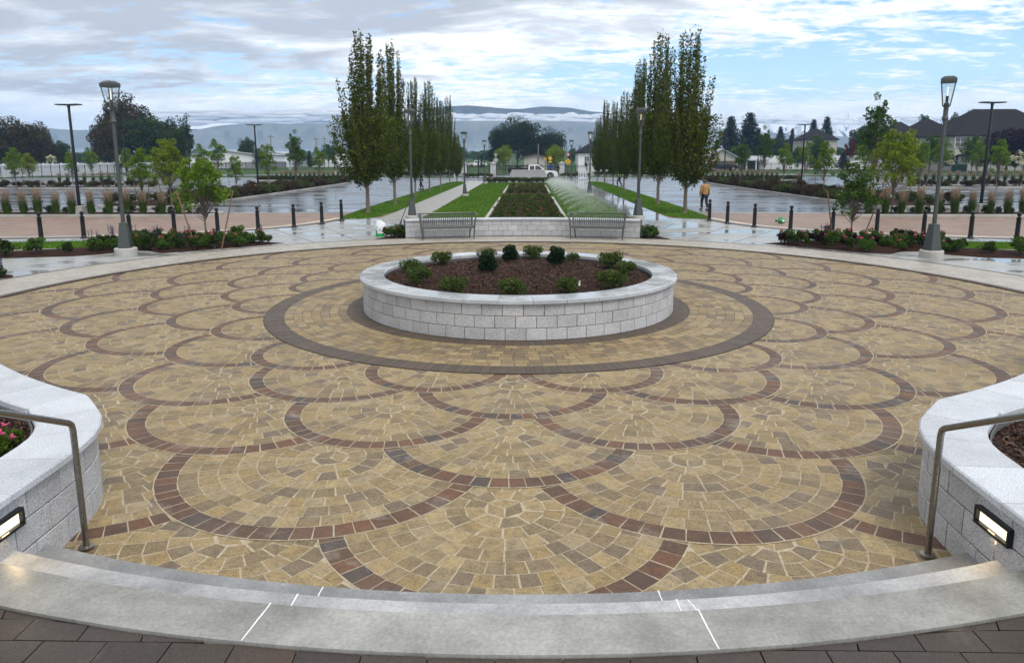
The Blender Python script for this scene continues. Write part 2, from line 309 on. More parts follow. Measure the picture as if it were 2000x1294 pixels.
M = dict(
    tan=pavers('paver_tan', TAN), tan_in=pavers('paver_tan_ring', TAN[:5]+TAN[6:7]+TAN[8:]),
    brown=pavers('paver_brown', [(.128, .064, .033), (.105, .056, .032), (.155, .072, .033), (.09, .052, .034), (.12, .062, .035), (.105, .058, .033), (.138, .066, .034), (.078, .058, .047), (.115, .060, .034)], dirt=(.3, .24, .2), dirtamt=.25),
    dark=pavers('paver_dark', [(.092, .066, .046), (.105, .076, .053), (.082, .060, .044), (.096, .070, .050)], mott=.15, dirtamt=.05),
    land=pavers('paver_landing', [(.050, .037, .028), (.060, .043, .031), (.043, .033, .027), (.054, .042, .034), (.062, .041, .029)], rough=.5, mott=.25, scale=5, dirtamt=.06),
    grey=pavers('paver_grey', [(.42, .39, .33), (.46, .43, .37), (.38, .35, .30), (.44, .41, .36)], mott=.15, dirtamt=.08, rough=.5),
    grout=flat('grout_sand', (.41, .35, .245), .9, 0, .25, 30), grout_d=flat('joint_dark', (.05, .042, .036), .9, 0, .2, 30),
    granite=granite('granite_block', (.54, .54, .545), .55, 0, .5, 130), coping=granite('granite_coping', (.60, .63, .67), .42, 0, .4), coping_wet=granite('granite_coping_wet', (.50, .53, .56), .4, 1, .35),
    mortar=flat('mortar', (.11, .11, .115), .9, 0, .15, 20),
    step=concrete('step_concrete', (.30, .30, .28), .35, .6, (.42, .66), .85, .9, None, .42, 45), step_mid=concrete('step_concrete_pale', (.40, .41, .42), .35, .6, (.42, .66), .85, .9, None, .42, 45), step_low=concrete('step_concrete_dark', (.26, .27, .275), .3, .5, (.4, .6), .72, 1.2, None, .42, 45), walk=concrete('walk_concrete', (.35, .36, .345), .07, .40, (.48, .58), .72, .34, (1, 2.4, 1)),  # each step has its own tone to keep treads distinct; lowest is darkest
    walk_dry=concrete('walk_dry', (.36, .365, .35), .3, .5, (.6, .75), .85, .4),
    walk_wet=concrete('walk_wet', (.33, .34, .34), .045, .2, (.36, .5), .6, .5, (1, 1, 1)), asphalt=concrete('asphalt_wet', (.075, .08, .09), .10, .34, (.42, .58), .6, .16, (.7, 3.0, 1), .2, 40),
    curb=concrete('curb_concrete', (.42, .41, .38), .3, .6), joint=flat('joint_grey', (.10, .10, .10), .8), tanband=concrete('tan_concrete', (.52, .44, .34), .3, .6),  # joint: one even dark grey for joint lines, drain slots and band bed
    drain=flat('drain_grate', (.20, .20, .22), .45, .6, .2, 20), paint=flat('road_paint', (.75, .76, .76), .35, 0, .08, 3), caulk=flat('joint_caulk', (.8, .82, .84), .5, 0, .06, 30),
    soil=flat('bark_mulch', (.035, .017, .011), .95, 0, .8, 45, .9, .1), chip=pavers('bark_chip', [(.055, .024, .013), (.04, .018, .011), (.085, .04, .022), (.025, .013, .009), (.14, .08, .05), (.05, .023, .014)], .9, .3, 30, dirtamt=0),
    iron=flat('black_iron', (.012, .012, .013), .38, .3, .15), bronze=flat('bronze_pole', (.075, .085, .08), .42, .5, .12), steel=flat('brushed_steel', (.27, .26, .24), .32, 1, .12, 40),
    bench=flat('bench_metal', (.11, .118, .112), .4, .4, .12), bark=flat('bark', (.085, .068, .055), .9, 0, .35, 14, .6), barkp=flat('bark_pale', (.16, .13, .10), .9, 0, .3, 18, .5),
    stake=flat('wood_stake', (.17, .095, .045), .75, 0, .25, 12), white=flat('white_vinyl', (.80, .81, .84), .4, 0, .05), carp=flat('white_paint', (.80, .81, .82), .18, 0, .03), rubber=flat('rubber', (.02, .02, .02), .8),
    chrome=flat('chrome', (.6, .6, .6), .15, 1, .05), winglass=glass('dark_glass'), roof=flat('asphalt_shingle', (.022, .02, .021), .9, 0, .35, 25, .4, .12), siding=flat('beige_siding', (.43, .41, .37), .7, 0, .06, 2), greyroof=flat('grey_roof', (.36, .38, .42), .6, 0, .15, 3),
    brownwall=flat('brown_wall', (.13, .075, .05), .8), stone=granite('grey_stone', (.36, .37, .36), .6, 0, .3, 40), yellow=flat('sign_yellow', (.85, .47, .01), .4, 0, .03), black=flat('sign_black', (.01, .01, .01), .5), signback=flat('sign_back', (.42, .43, .43), .4, .5), red=flat('sign_red', (.55, .03, .03), .4),
    lampglass=None, glow=lit('lamp_glow', (1, .9, .62), 1.1), tube=lit('lamp_tube', (1, .86, .6), .9), dkgreen=flat('dark_green_steel', (.008, .04, .022), .5), green=flat('green_plastic', (.01, .25, .07), .3), bagw=flat('bag_plastic', (.78, .8, .8), .3, 0, .05, 8, .2), bagg=flat('bag_green', (.02, .32, .08), .3), grey_ink=flat('bag_print', (.35, .38, .38), .5),
    skin=flat('skin', (.42, .25, .18), .5, 0, .05), tanj=flat('tan_jacket', (.42, .24, .09), .85, 0, .15, 10), darkc=flat('dark_trousers', (.022, .02, .024), .8), greyc=flat('grey_beanie', (.07, .075, .08), .9), bluec=flat('blue_shirt', (.02, .04, .30), .8), hiviz=flat('high_visibility_vest', (.35, .62, .06), .7), shoe=flat('shoe_leather', (.015, .014, .014), .6), blackc=flat('black_shirt', (.015, .015, .018), .8),
)
def mk_glass():
    m, nt, N, L, p = nodes('lantern_glass'); t = N.new('ShaderNodeBsdfTransparent'); t.inputs[0].default_value = (.93, .95, .95, 1); gl = N.new('ShaderNodeBsdfGlossy'); gl.inputs['Roughness'].default_value = .05
    mx = N.new('ShaderNodeMixShader'); mx.inputs[0].default_value = .1; L.new(t.outputs[0], mx.inputs[1]); L.new(gl.outputs[0], mx.inputs[2]); L.new(mx.outputs[0], N['Material Output'].inputs[0]); return m
M['lampglass'] = mk_glass()
def brick_mat():
    m, nt, N, L, p = nodes('brick_paving'); tc = N.new('ShaderNodeTexCoord'); b = N.new('ShaderNodeTexBrick'); L.new(tc.outputs['Object'], b.inputs[0]); b.inputs['Scale'].default_value = 1
    b.inputs['Brick Width'].default_value = .22; b.inputs['Row Height'].default_value = .11; b.inputs['Mortar Size'].default_value = .006; b.inputs['Color1'].default_value = (.27, .175, .125, 1); b.inputs['Color2'].default_value = (.20, .135, .105, 1); b.inputs['Mortar'].default_value = (.26, .21, .16, 1)
    c = mixc(N, L, 1, b.outputs[0], ramp(N, L, noi(N, L, .8, 5, .6), [(.3, .8), (.7, 1.2)]), 'MULTIPLY'); L.new(c, p.inputs['Base Color']); p.inputs['Roughness'].default_value = .55; return m
M['brick'] = brick_mat()
def turf(name, a, b, c, scale=1.2):
    m, nt, N, L, p = nodes(name); n = noi(N, L, scale, 6, .65); f = noi(N, L, 38, 3, .7); s = noi(N, L, .9, 3, .5, 0, (1, .12, 1))
    col = ramp(N, L, n, [(.3, a), (.55, b), (.75, c)]); col = mixc(N, L, 1, col, ramp(N, L, f, [(.3, .55), (.7, 1.35)]), 'MULTIPLY'); col = mixc(N, L, 1, col, ramp(N, L, s, [(.4, .88), (.6, 1.12)]), 'MULTIPLY')
    L.new(col, p.inputs['Base Color']); p.inputs['Roughness'].default_value = .75; p.inputs['Specular IOR Level'].default_value = .08; bump(N, L, p, f, .8, .04); return m
M['turf'] = turf('lawn_turf', (.05, .115, .005), (.075, .16, .006), (.10, .19, .010)); M['field'] = turf('field_grass', (.035, .07, .018), (.05, .095, .022), (.08, .11, .035), .05)
M['blade'] = leaf('grass_blade', [(.05, .125, .004), (.08, .18, .006), (.12, .22, .012)], .4)
LF = dict(hornbeam=leaf('hornbeam_leaf', [(.044, .062, .004), (.068, .092, .005), (.105, .135, .009), (.05, .07, .004)], .3), young=leaf('young_leaf', [(.10, .19, .016), (.14, .24, .02), (.19, .30, .03), (.08, .15, .015)], .45), young2=leaf('yellow_green_leaf', [(.13, .19, .016), (.18, .25, .02), (.23, .30, .03)], .4), dk=leaf('dark_green_leaf', [(.022, .042, .005), (.034, .06, .007), (.05, .08, .010)], .25),
    mid=leaf('mid_green_leaf', [(.04, .09, .013), (.065, .13, .017), (.095, .165, .024)], .38), brownish=leaf('bronze_leaf', [(.055, .040, .006), (.085, .048, .007), (.05, .05, .008), (.03, .034, .006)], .25), willow=leaf('willow_leaf', [(.016, .032, .010), (.024, .044, .013), (.038, .062, .02)], .25), plum=leaf('plum_leaf', [(.018, .008, .010), (.03, .012, .014), (.012, .008, .009)], .2), red=leaf('red_leaf', [(.13, .02, .012), (.09, .02, .012), (.16, .035, .015)], .3), conifer=leaf('conifer_needle', [(.008, .018, .009), (.012, .026, .012), (.018, .035, .016)], .1),
    olive=leaf('rose_leaf', [(.06, .10, .02), (.085, .13, .025), (.045, .075, .018), (.12, .14, .035)], .35), box=leaf('boxwood_leaf', [(.010, .026, .010), (.018, .04, .013)], .15), reed=leaf('reed_blade', [(.045, .085, .012), (.07, .12, .018), (.10, .14, .03)], .35), plume=leaf('reed_plume', [(.34, .25, .17), (.42, .32, .23), (.27, .19, .13)], .45), hedge=leaf('hedge_leaf', [(.05, .08, .016), (.07, .11, .02), (.08, .075, .024), (.04, .065, .016)], .25), hedger=leaf('barberry_leaf', [(.07, .03, .018), (.05, .035, .016), (.04, .045, .015), (.08, .045, .022)], .25), cream=leaf('cream_blossom', [(.75, .72, .5), (.65, .65, .4), (.8, .78, .65)], .4),
    pink=leaf('pink_petal', [(.65, .12, .16), (.75, .22, .28), (.55, .08, .10)], .4), hot=leaf('magenta_petal', [(.75, .06, .22), (.85, .15, .32)], .4), rose=leaf('orange_rose_petal', [(.32, .10, .05), (.24, .06, .04), (.38, .17, .11)], .4), purple=leaf('salvia_spike', [(.05, .04, .11), (.035, .03, .08)], .2))

# ================================================================== SETTING
ORD = ['first', 'second', 'third', 'fourth', 'fifth', 'sixth', 'seventh', 'eighth', 'ninth', 'tenth', 'eleventh', 'twelfth', 'thirteenth', 'fourteenth', 'fifteenth', 'sixteenth', 'seventeenth', 'eighteenth', 'nineteenth', 'twentieth']
struct('ground', MB().sheet([(-900, -40), (900, -40), (900, 330), (-900, 330)], -.06), M['field'])
def far_land():
    mb = MB(); xs = np.linspace(-2200, 2200, 45); ys = [330, 500, 700, 900, 1100, 1250, 1400]
    for j, y in enumerate(ys):
        for i, x in enumerate(xs):
            z = -.06+14.5*(y-330)/1070+(rnd.uniform(-.6, .6) if 0 < j < 6 else 0); mb.v.append((x, y, z))
    n = len(xs)
    for j in range(len(ys)-1):
        for i in range(n-1): mb.f.append((j*n+i, j*n+i+1, (j+1)*n+i+1, (j+1)*n+i)); mb.mi.append(0)
    struct('terrain', mb, M['field'])
    mb = MB().add([(-2400, 1385, 13.9), (2400, 1385, 13.9), (2400, 2100, 33), (-2400, 2100, 33)], [(0, 1, 2, 3)])
    m, nt, N, L, p = nodes('lake_water'); p.inputs['Base Color'].default_value = (.16, .2, .24, 1); p.inputs['Roughness'].default_value = .22; struct('lake', mb, m)
far_land()
def mountain_mat(name, snow, pale=0):
    m, nt, N, L, p = nodes(name); n = noi(N, L, .012, 7, .65); c = ramp(N, L, n, [(.35, (.17, .19, .17)), (.6, (.24, .24, .20)), (.75, (.32, .30, .25))] if pale else [(.35, (.06, .07, .055)), (.6, (.11, .11, .085)), (.75, (.17, .15, .12))])
    if snow:
        geo = N.new('ShaderNodeNewGeometry'); sx = N.new('ShaderNodeSeparateXYZ'); L.new(geo.outputs['Position'], sx.inputs[0])
        a = N.new('ShaderNodeMath'); a.operation = 'MULTIPLY_ADD'; L.new(sx.outputs[2], a.inputs[0]); a.inputs[1].default_value = 1/140; L.new(ramp(N, L, noi(N, L, .03, 6, .7, .8, (1, 1, .35)), [(.35, 0), (.65, 1.0)]), a.inputs[2])
        c = mixc(N, L, ramp(N, L, a.outputs[0], [(.98 if snow < 2 else .92, 0), (1.0, 1)]), c, (.75, .78, .82))
    L.new(c, p.inputs['Base Color']); p.inputs['Roughness'].default_value = 1; p.inputs['Specular IOR Level'].default_value = 0; return m
def ridge(name, Y, prof, depth, m, base=292, rough=5, seed=1):
    r = random.Random(seed); nx = 240; ny = 9; mb = MB(); ph = [r.uniform(0, 6.28) for _ in range(9)]
    x0, x1 = prof[0][0], prof[-1][0]
    for i in range(nx+1):
        px = x0+(x1-x0)*i/nx
        for k in range(len(prof)-1):
            if prof[k][0] <= px <= prof[k+1][0]: t = (px-prof[k][0])/(prof[k+1][0]-prof[k][0]); t = t*t*(3-2*t); top = prof[k][1]*(1-t)+prof[k+1][1]*t; break
        top += sum(sin(px*.045*(1.9**q)+ph[q])*1.0/(1.7**q) for q in range(5))*.55
        T = gy(px, top, Y); B = gy(px, base, Y)
        for j in range(ny+1):
            u = j/ny; prof_h = u**.85; w = sin(pi*u)
            gul = sum(sin(px*.11*(1.7**q)+ph[q]*2+u*3)*rough/(1.6**q) for q in range(4))*w
            yy = Y-depth*(1-u)+gul*3
            s = (yy-CAM[1])/(Y-CAM[1]); mb.v.append((CAM[0]+(T[0]-CAM[0])*s, yy, B[2]+(T[2]-B[2])*prof_h+gul*.25))
    for i in range(nx):
        for j in range(ny): mb.f.append((i*(ny+1)+j, (i+1)*(ny+1)+j, (i+1)*(ny+1)+j+1, i*(ny+1)+j+1)); mb.mi.append(0)
    struct(name, mb, m, smooth=True)
ridge('foothills', 2180, [(-300, 262), (40, 258), (95, 251), (170, 254), (300, 262), (360, 257), (440, 244), (500, 240.5), (660, 242), (800, 238), (950, 236), (1100, 236), (1200, 240), (1390, 250), (1500, 262), (1700, 268), (2300, 266)], 120, mountain_mat('hill_scrub', 0, 1), seed=3)
ridge('mountains', 2600, [(-300, 264), (600, 250), (760, 222), (866, 208), (910, 206.5), (955, 209), (1015, 213), (1060, 208.5), (1110, 210), (1165, 219), (1230, 234), (1320, 252), (1400, 262), (1500, 270)], 140, mountain_mat('mountain_scrub', 0), base=285, seed=8)
ridge('snowy_mountains', 2700, [(1240, 262), (1330, 240), (1400, 231), (1440, 226), (1480, 214), (1500, 218), (1522, 225), (1560, 223), (1590, 231), (1625, 220), (1652, 215), (1682, 224), (1720, 228), (1745, 220), (1790, 226), (1860, 238), (2300, 255)], 140, mountain_mat('mountain_rock', 1), base=285, seed=9)
def cloud_bank():
    m, nt, N, L, p = nodes('cloud_white'); p.inputs['Base Color'].default_value = (.95, .96, .97, 1); p.inputs['Roughness'].default_value = 1; p.inputs['Specular IOR Level'].default_value = 0
    t = N.new('ShaderNodeBsdfTranslucent'); t.inputs[0].default_value = (1, 1, 1, 1); mx = N.new('ShaderNodeMixShader'); mx.inputs[0].default_value = .5; L.new(p.outputs[0], mx.inputs[1]); L.new(t.outputs[0], mx.inputs[2])
    lw = N.new('ShaderNodeLayerWeight'); lw.inputs[0].default_value = .35; tr = N.new('ShaderNodeBsdfTransparent'); m2 = N.new('ShaderNodeMixShader')
    L.new(ramp(N, L, lw.outputs['Facing'], [(.35, 0), (.95, .9)]), m2.inputs[0]); L.new(mx.outputs[0], m2.inputs[1]); L.new(tr.outputs[0], m2.inputs[2]); L.new(m2.outputs[0], N['Material Output'].inputs[0])
    r = random.Random(5); bm = bmesh.new(); bmesh.ops.create_icosphere(bm, subdivisions=2, radius=1); bm.verts.index_update(); bv = [v.co.copy() for v in bm.verts]; bf = [[v.index for v in f.verts] for f in bm.faces]; bm.free(); mb = MB()
    def lump(px, py, sx, sy, Y): c = gy(px, py, Y); k = (Y+14.8)/FPX; mb.add([(c[0]+v.x*sx*k, Y+v.y*sx*k*.5, c[2]+v.z*sy*k) for v in bv], bf)
    for _ in range(230):
        px = r.uniform(780, 1240); lump(px, 230.5+r.gauss(0, 3.2), r.uniform(9, 26), r.uniform(2.2, 5.5), 2400+r.uniform(-20, 60))
    for _ in range(60): lump(r.uniform(880, 1170), 236.5+r.gauss(0, 1.2), r.uniform(18, 40), r.uniform(2, 3.5), 2390)
    for _ in range(240): lump(r.uniform(330, 780), 229+r.gauss(0, 5), r.uniform(20, 60), r.uniform(2.5, 6), 2420+r.uniform(-20, 60))
    for _ in range(150): lump(r.uniform(1380, 1960), 236+r.gauss(0, 3), r.uniform(14, 40), r.uniform(2, 5), 2420+r.uniform(-20, 60))
    tag(mb.build('cloud_bank', m, smooth=True), 'low white bank of cloud lying across the blue mountains', 'cloud', kind='stuff')
cloud_bank()

# --- site surfaces
struct('asphalt', MB().sheet([(-79, 22), (79, 22), (79, 101), (-79, 101)], -.02), M['asphalt'])
struct('road', MB().sheet([(-120, 112), (120, 112), (120, 121), (-120, 121)], -.03), M['asphalt'])
struct('driveway', MB().sheet([(-10, 101), (10, 101), (8, 112), (-8, 112)], -.028), M['walk'])
struct('brick_drive', MB().sheet([(-60, 6), (60, 6), (60, 25.9), (-60, 25.9)], -.012), M['brick'])
BC = [(-60, 9.5), (-40, 9.8), (-26, 11.0), (-23, 11.7), (-19.85, 12.3), (-18.2, 12.45), (-16.8, 12.8), (-15.3, 13.35), (-13.9, 14.0), (-12.5, 14.9), (-11.2, 15.95), (-10.1, 17.25), (-9.35, 18.9), (-8.9, 20.65), (-8.6, 22.2)]
mir = lambda P: [(-x, y) for x, y in P]
struct('pavement', MB().sheet(BC+mir(BC)[::-1]+[(60, -16), (-60, -16)], -.004), M['walk'])
for P_, s_ in ((Path(BC), 1), (Path(mir(BC)), -1)):
    struct('trench_drain', P_.strip(MB(), .22*s_, .55*s_, .001), M['drain']); struct('kerb_strip', P_.strip(MB(), .55*s_, 1.05*s_, .002), M['tanband'])
    mb = MB()
    for t in P_.ts(20, P_.len, .09):
        p, n = P_.at(t); a = p+n*.26*s_; b = p+n*.51*s_; d = Vector((n.y, -n.x))*.014
        mb.sheet([tuple(a-d), tuple(a+d), tuple(b+d), tuple(b-d)], .004)
    struct('drain_slots', mb, M['joint'])
struct('kerb_edge', MB().sheet([(-16.4, 25.8), (-8.9, 25.8), (-8.9, 26.15), (-16.4, 26.15)], -.006).sheet([(8.9, 25.8), (16.4, 25.8), (16.4, 26.15), (8.9, 26.15)], -.006), M['curb'])
PATHS = {-1: (-7.25, -5.1), 1: (5.3, 7.3)}
struct('walkway_dry', MB().sheet([(-7.25, 21), (-5.1, 21), (-5.1, 80), (-7.25, 80)], 0), M['walk_dry'])
struct('walkway_wet', MB().sheet([(5.3, 21), (7.3, 21), (7.3, 82), (5.3, 82)], 0), M['walk_wet'])
struct('crossing_slab', MB().sheet([(-10, 77), (10, 77), (10, 81.5), (-10, 81.5)], -.002), M['walk'])
mb = MB()
for x0, x1 in PATHS.values():
    y = 22.0
    while y < 80: mb.sheet([(x0, y), (x1, y), (x1, y+.022), (x0, y+.022)], .003); y += 1.52
def jl(a, b, w=.022):
    a, b = Vector(a), Vector(b); d = (b-a).normalized(); n = Vector((-d.y, d.x))*w/2; mb.sheet([tuple(a-n), tuple(b-n), tuple(b+n), tuple(a+n)], .0005)
for s in (-1, 1):
    for a, r1 in ((20, 20.5), (27, 21.0), (33.5, 18.6), (40, 18.2), (47, 18.8)): jl((s*13.45*sin(R(a)), 13.45*cos(R(a))), (s*r1*sin(R(a)), r1*cos(R(a))))
    for r_ in (16.1,): 
        q = arc(r_, 14, 44, 14)
        for a, b in zip(q, q[1:]): jl((s*a[0], a[1]), (s*b[0], b[1]))
    jl((s*5.2, 21.3), (s*8.7, 21.3)); jl((s*5, 17.4), (s*9.9, 17.4))
struct('pavement_joints', mb, M['joint'])
mb = MB()                                 # painted bays in the wet car parks
for s in (-1, 1):
    for k in range(14): y = 30+k*2.75; mb.sheet([(s*15.4, y), (s*20.6, y), (s*20.6, y+.1), (s*15.4, y+.1)], -.015)
    for k in range(12): x = 28.5+k*2.75; mb.sheet([(s*x, 27.5), (s*(x+.1), 27.5), (s*(x+.1), 32.7), (s*x, 32.7)], -.015)
    for k in range(10): y = 36+k*2.75; mb.sheet([(s*28, y), (s*33, y), (s*33, y+.1), (s*28, y+.1)], -.015)
    for k in range(14): x = 37+k*2.75; mb.sheet([(s*x, 63), (s*(x+.1), 63), (s*(x+.1), 68.2), (s*x, 68.2)], -.015)
struct('parking_lines', mb, M['paint'])

# --- lawns with blades
LAWNS = []
def lawn(poly, blades, h=.05, w=.012, z=.025, nm='lawn'):
    P = Path(poly, True); ar = sum(poly[i][0]*poly[(i+1) % len(poly)][1]-poly[(i+1) % len(poly)][0]*poly[i][1] for i in range(len(poly)))
    mb = MB().prism(poly, -.03, z); struct(nm, mb, M['turf'])
    xs = [p[0] for p in poly]; ys = [p[1] for p in poly]; n = 0; q = []
    while n < blades:
        x = rnd.uniform(min(xs), max(xs)); y = rnd.uniform(min(ys), max(ys))
        if inside(poly, x, y): q.append((x, y, z)); n += 1
    q = np.array(q); N_ = len(q); a = RNG.uniform(0, 2*pi, N_); hh = h*RNG.uniform(.6, 1.3, N_); ln = RNG.normal(0, .35, (N_, 2))*hh[:, None]
    d = np.stack([np.cos(a), np.sin(a), 0*a], 1)*w/2; tip = q+np.stack([ln[:, 0], ln[:, 1], hh], 1)
    LAWNS.append(np.stack([q-d, q+d, tip+d*.25, tip-d*.25], 1))
def lane(s): return smooth_poly([(s*9.55, 22.6), (s*9.6, 40), (s*9.6, 76), (s*9.0, 78.6), (s*7.4, 78), (s*7.3, 60), (s*7.3, 24), (s*7.9, 22.0), (s*9.0, 21.6)], 2)
lawn(lane(-1), 16000, .06, .02); lawn(lane(1), 16000, .06, .02)
CEN = lambda x0, x1: [(x0, 14.4), (x1, 14.4), (x1, 74), (x0, 74)]
lawn(CEN(-5.1, -1.9), 22000, .06, .022); lawn(CEN(2.12, 5.3), 22000, .06, .022)
lawn([(-1.9, 40.2), (2.12, 40.2), (2.12, 46.6), (-1.9, 46.6)], 5000, .06, .022, .024); lawn([(-1.9, 63.6), (2.12, 63.6), (2.12, 74), (-1.9, 74)], 4000, .06, .022, .024)
SL = lambda s: [(s*14.7, 11.75), (s*17, 11.4), (s*20, 10.9), (s*30, 9.5), (s*30, 6.8), (s*20, 7.9), (s*17.6, 8.35), (s*15.4, 9.0), (s*14.3, 10.2)]
lawn(SL(-1), 16000, .055, .012); lawn(SL(1), 16000, .055, .012)
tag(MB().quads(np.concatenate(LAWNS)).build('grass', M['blade']), 'short green grass blades covering the lawns', 'grass', kind='stuff')

# --- plaza: scallops of pavers laid in rings round the planter, inner rows lapping the outer ones
ROWS = [(14.7, 1, .168), (13.1, 0, .168), (11.6, 1, .166), (10.52, 0, .150), (9.72, 1, .167), (8.55, 0, .166), (7.82, 1, .158), (6.78, 0, .186), (5.92, 1, .175)]
STEP = 360/14
SCAL = [[(e*(1-k)*sin(R((j+par/2)*STEP)), -e*(1-k)*cos(R((j+par/2)*STEP)), e*k) for j in range(14)] for e, par, k in ROWS]
tanq, brq, grout = [], [], MB()
def ringp(cx, cy, r0, r1, ln, z, dst, keep=None, gap=.006, jit=.004, ph=None, a0=0, a1=2*pi, straight=True):
    rm = (r0+r1)/2; n = max(3, int(round((a1-a0)*rm/ln))); st = (a1-a0)/n; ph = rnd.uniform(0, st) if ph is None else ph
    wv = [rnd.uniform(.8, 1.2) for _ in range(n)]; sw = sum(wv); acc = 0
    for k in range(n):
        b0 = a0+ph+(a1-a0)*acc/sw; acc += wv[k]; b1 = a0+ph+(a1-a0)*acc/sw; bm_ = (b0+b1)/2; x, y = cx+rm*cos(bm_), cy+rm*sin(bm_)
        if keep and not keep(x, y): continue
        half = rm*sin((b1-b0)/2)-gap/2
        hs = sin((b1-b0)/2); hin = max(.004, r0*hs-gap/2); hout = hin+(r1-r0)*hs*(.82 if r0 > .25 else .95)
        c, s = cos(bm_), sin(bm_); j = lambda: rnd.uniform(-jit, jit)
        if r0 < .05:
            ha = (b1-b0)/2-gap/2/r1; rr = r1-gap/2; e = b0+(b1-b0)/2
            dst.append([(cx+.012*c, cy+.012*s, z), (cx+rr*cos(e-ha), cy+rr*sin(e-ha), z), (cx+rr*c, cy+rr*s, z), (cx+rr*cos(e+ha), cy+rr*sin(e+ha), z)]); continue
        rr0 = r0+gap/2; rr1 = r1-gap/2; q = []
        for rr, hh in ((rr0, -hin), (rr1, -hout), (rr1, hout), (rr0, hin)):
            rr += j(); hh += j(); rc = rr*(cos((b1-b0)/2*.6) if rr > .3 else 1)
            q.append((cx+rc*c-hh*s, cy+rc*s+hh*c, z))
        dst.append(q)
for i, row in enumerate(SCAL):
    z = .002+.003*i; inner = [s for r in SCAL[i+1:i+4] for s in r]
    for cx, cy, rad in row:
        if hypot(cx, cy)-rad > 11.4 or (hypot(cx, cy)+rad) < 4.7: continue
        near = [(a, b, (r-.06)**2) for a, b, r in inner if hypot(a-cx, b-cy) < r+rad]
        def keep(x, y, near=near):
            rr = hypot(x, y)
            if rr > 11.36 or rr < 4.72 or (y < -10.6): return False
            return all((x-a)**2+(y-b)**2 > r2 for a, b, r2 in near)
        if hypot(cx, cy) < 11.4+rad*.2 or True:
            n = 40; pts = [(cx+(rad+.012)*cos(2*pi*k/n), cy+(rad+.012)*sin(2*pi*k/n)) for k in range(n)]
            pts = [(x*min(1, 11.4/hypot(x, y)), y*min(1, 11.4/hypot(x, y))) for x, y in pts]; grout.sheet(pts, z)
        bw = .185 if rad < 1.3 else .2
        ringp(cx, cy, rad-bw, rad, .17, z+.0016, brq, keep, .009)
        r = rad-bw; nc = max(3, int(round(r/.172))); w = r/nc
        for k in range(nc): ringp(cx, cy, r-w*(k+1), r-w*k, .172, z+.0016, tanq, keep, .0095)
struct('plaza_bed', MB().lathe([(11.41, -.002), (11.41, .0005)], 128), M['grout'])
struct('paving_sand', grout, M['grout'])
struct('plaza_paving', MB().quads(np.array(tanq)), M['tan']); struct('paving_scallops', MB().quads(np.array(brq)), M['brown'])
struct('paving_ring_bed', MB().sheet([(5.01*cos(2*pi*k/160), 5.01*sin(2*pi*k/160)) for k in range(160)], .034), M['grout_d'])
q1, q2 = [], []
ringp(0, 0, 4.64, 5.0, .118, .037, q1, None, .005, .001); ringp(0, 0, 3.1, 3.46, .118, .037, q1, None, .005, .001)
for k in range(7): ringp(0, 0, 3.46+k*.1686, 3.46+(k+1)*.1686, .2, .037, q2, None, .006, .002)
struct('paving_dark_rings', MB().quads(np.array(q1)), M['dark']); struct('paving_tan_rings', MB().quads(np.array(q2)), M['tan_in'])
q1, q2, q3 = [], [], []
up = lambda x, y: y > -9.9
ringp(0, 0, 11.3, 11.5, .12, .033, q1, up, .004, .001)
for k in range(9): ringp(0, 0, 11.52+k*.198, 11.52+(k+1)*.198, .3, .012, q2, lambda x, y: y > -8, .005, .002)
ringp(0, 0, 13.3, 13.44, .2, .012, q3, lambda x, y: y > -8, .004, .001)
struct('paving_border', MB().quads(np.array(q1+q3)), M['dark']); struct('paving_light_band', MB().quads(np.array(q2)), M['grey'])
A_ = arc(11.41, -135, 135, 150); B_ = arc(13.46, -135, 135, 150)
mb = MB(); n = len(A_); mb.add([(x, y, .009) for x, y in A_]+[(x, y, .009) for x, y in B_], [(i, n+i, n+i+1, i+1) for i in range(n-1)]); struct('paving_band_bed', mb, M['joint'])

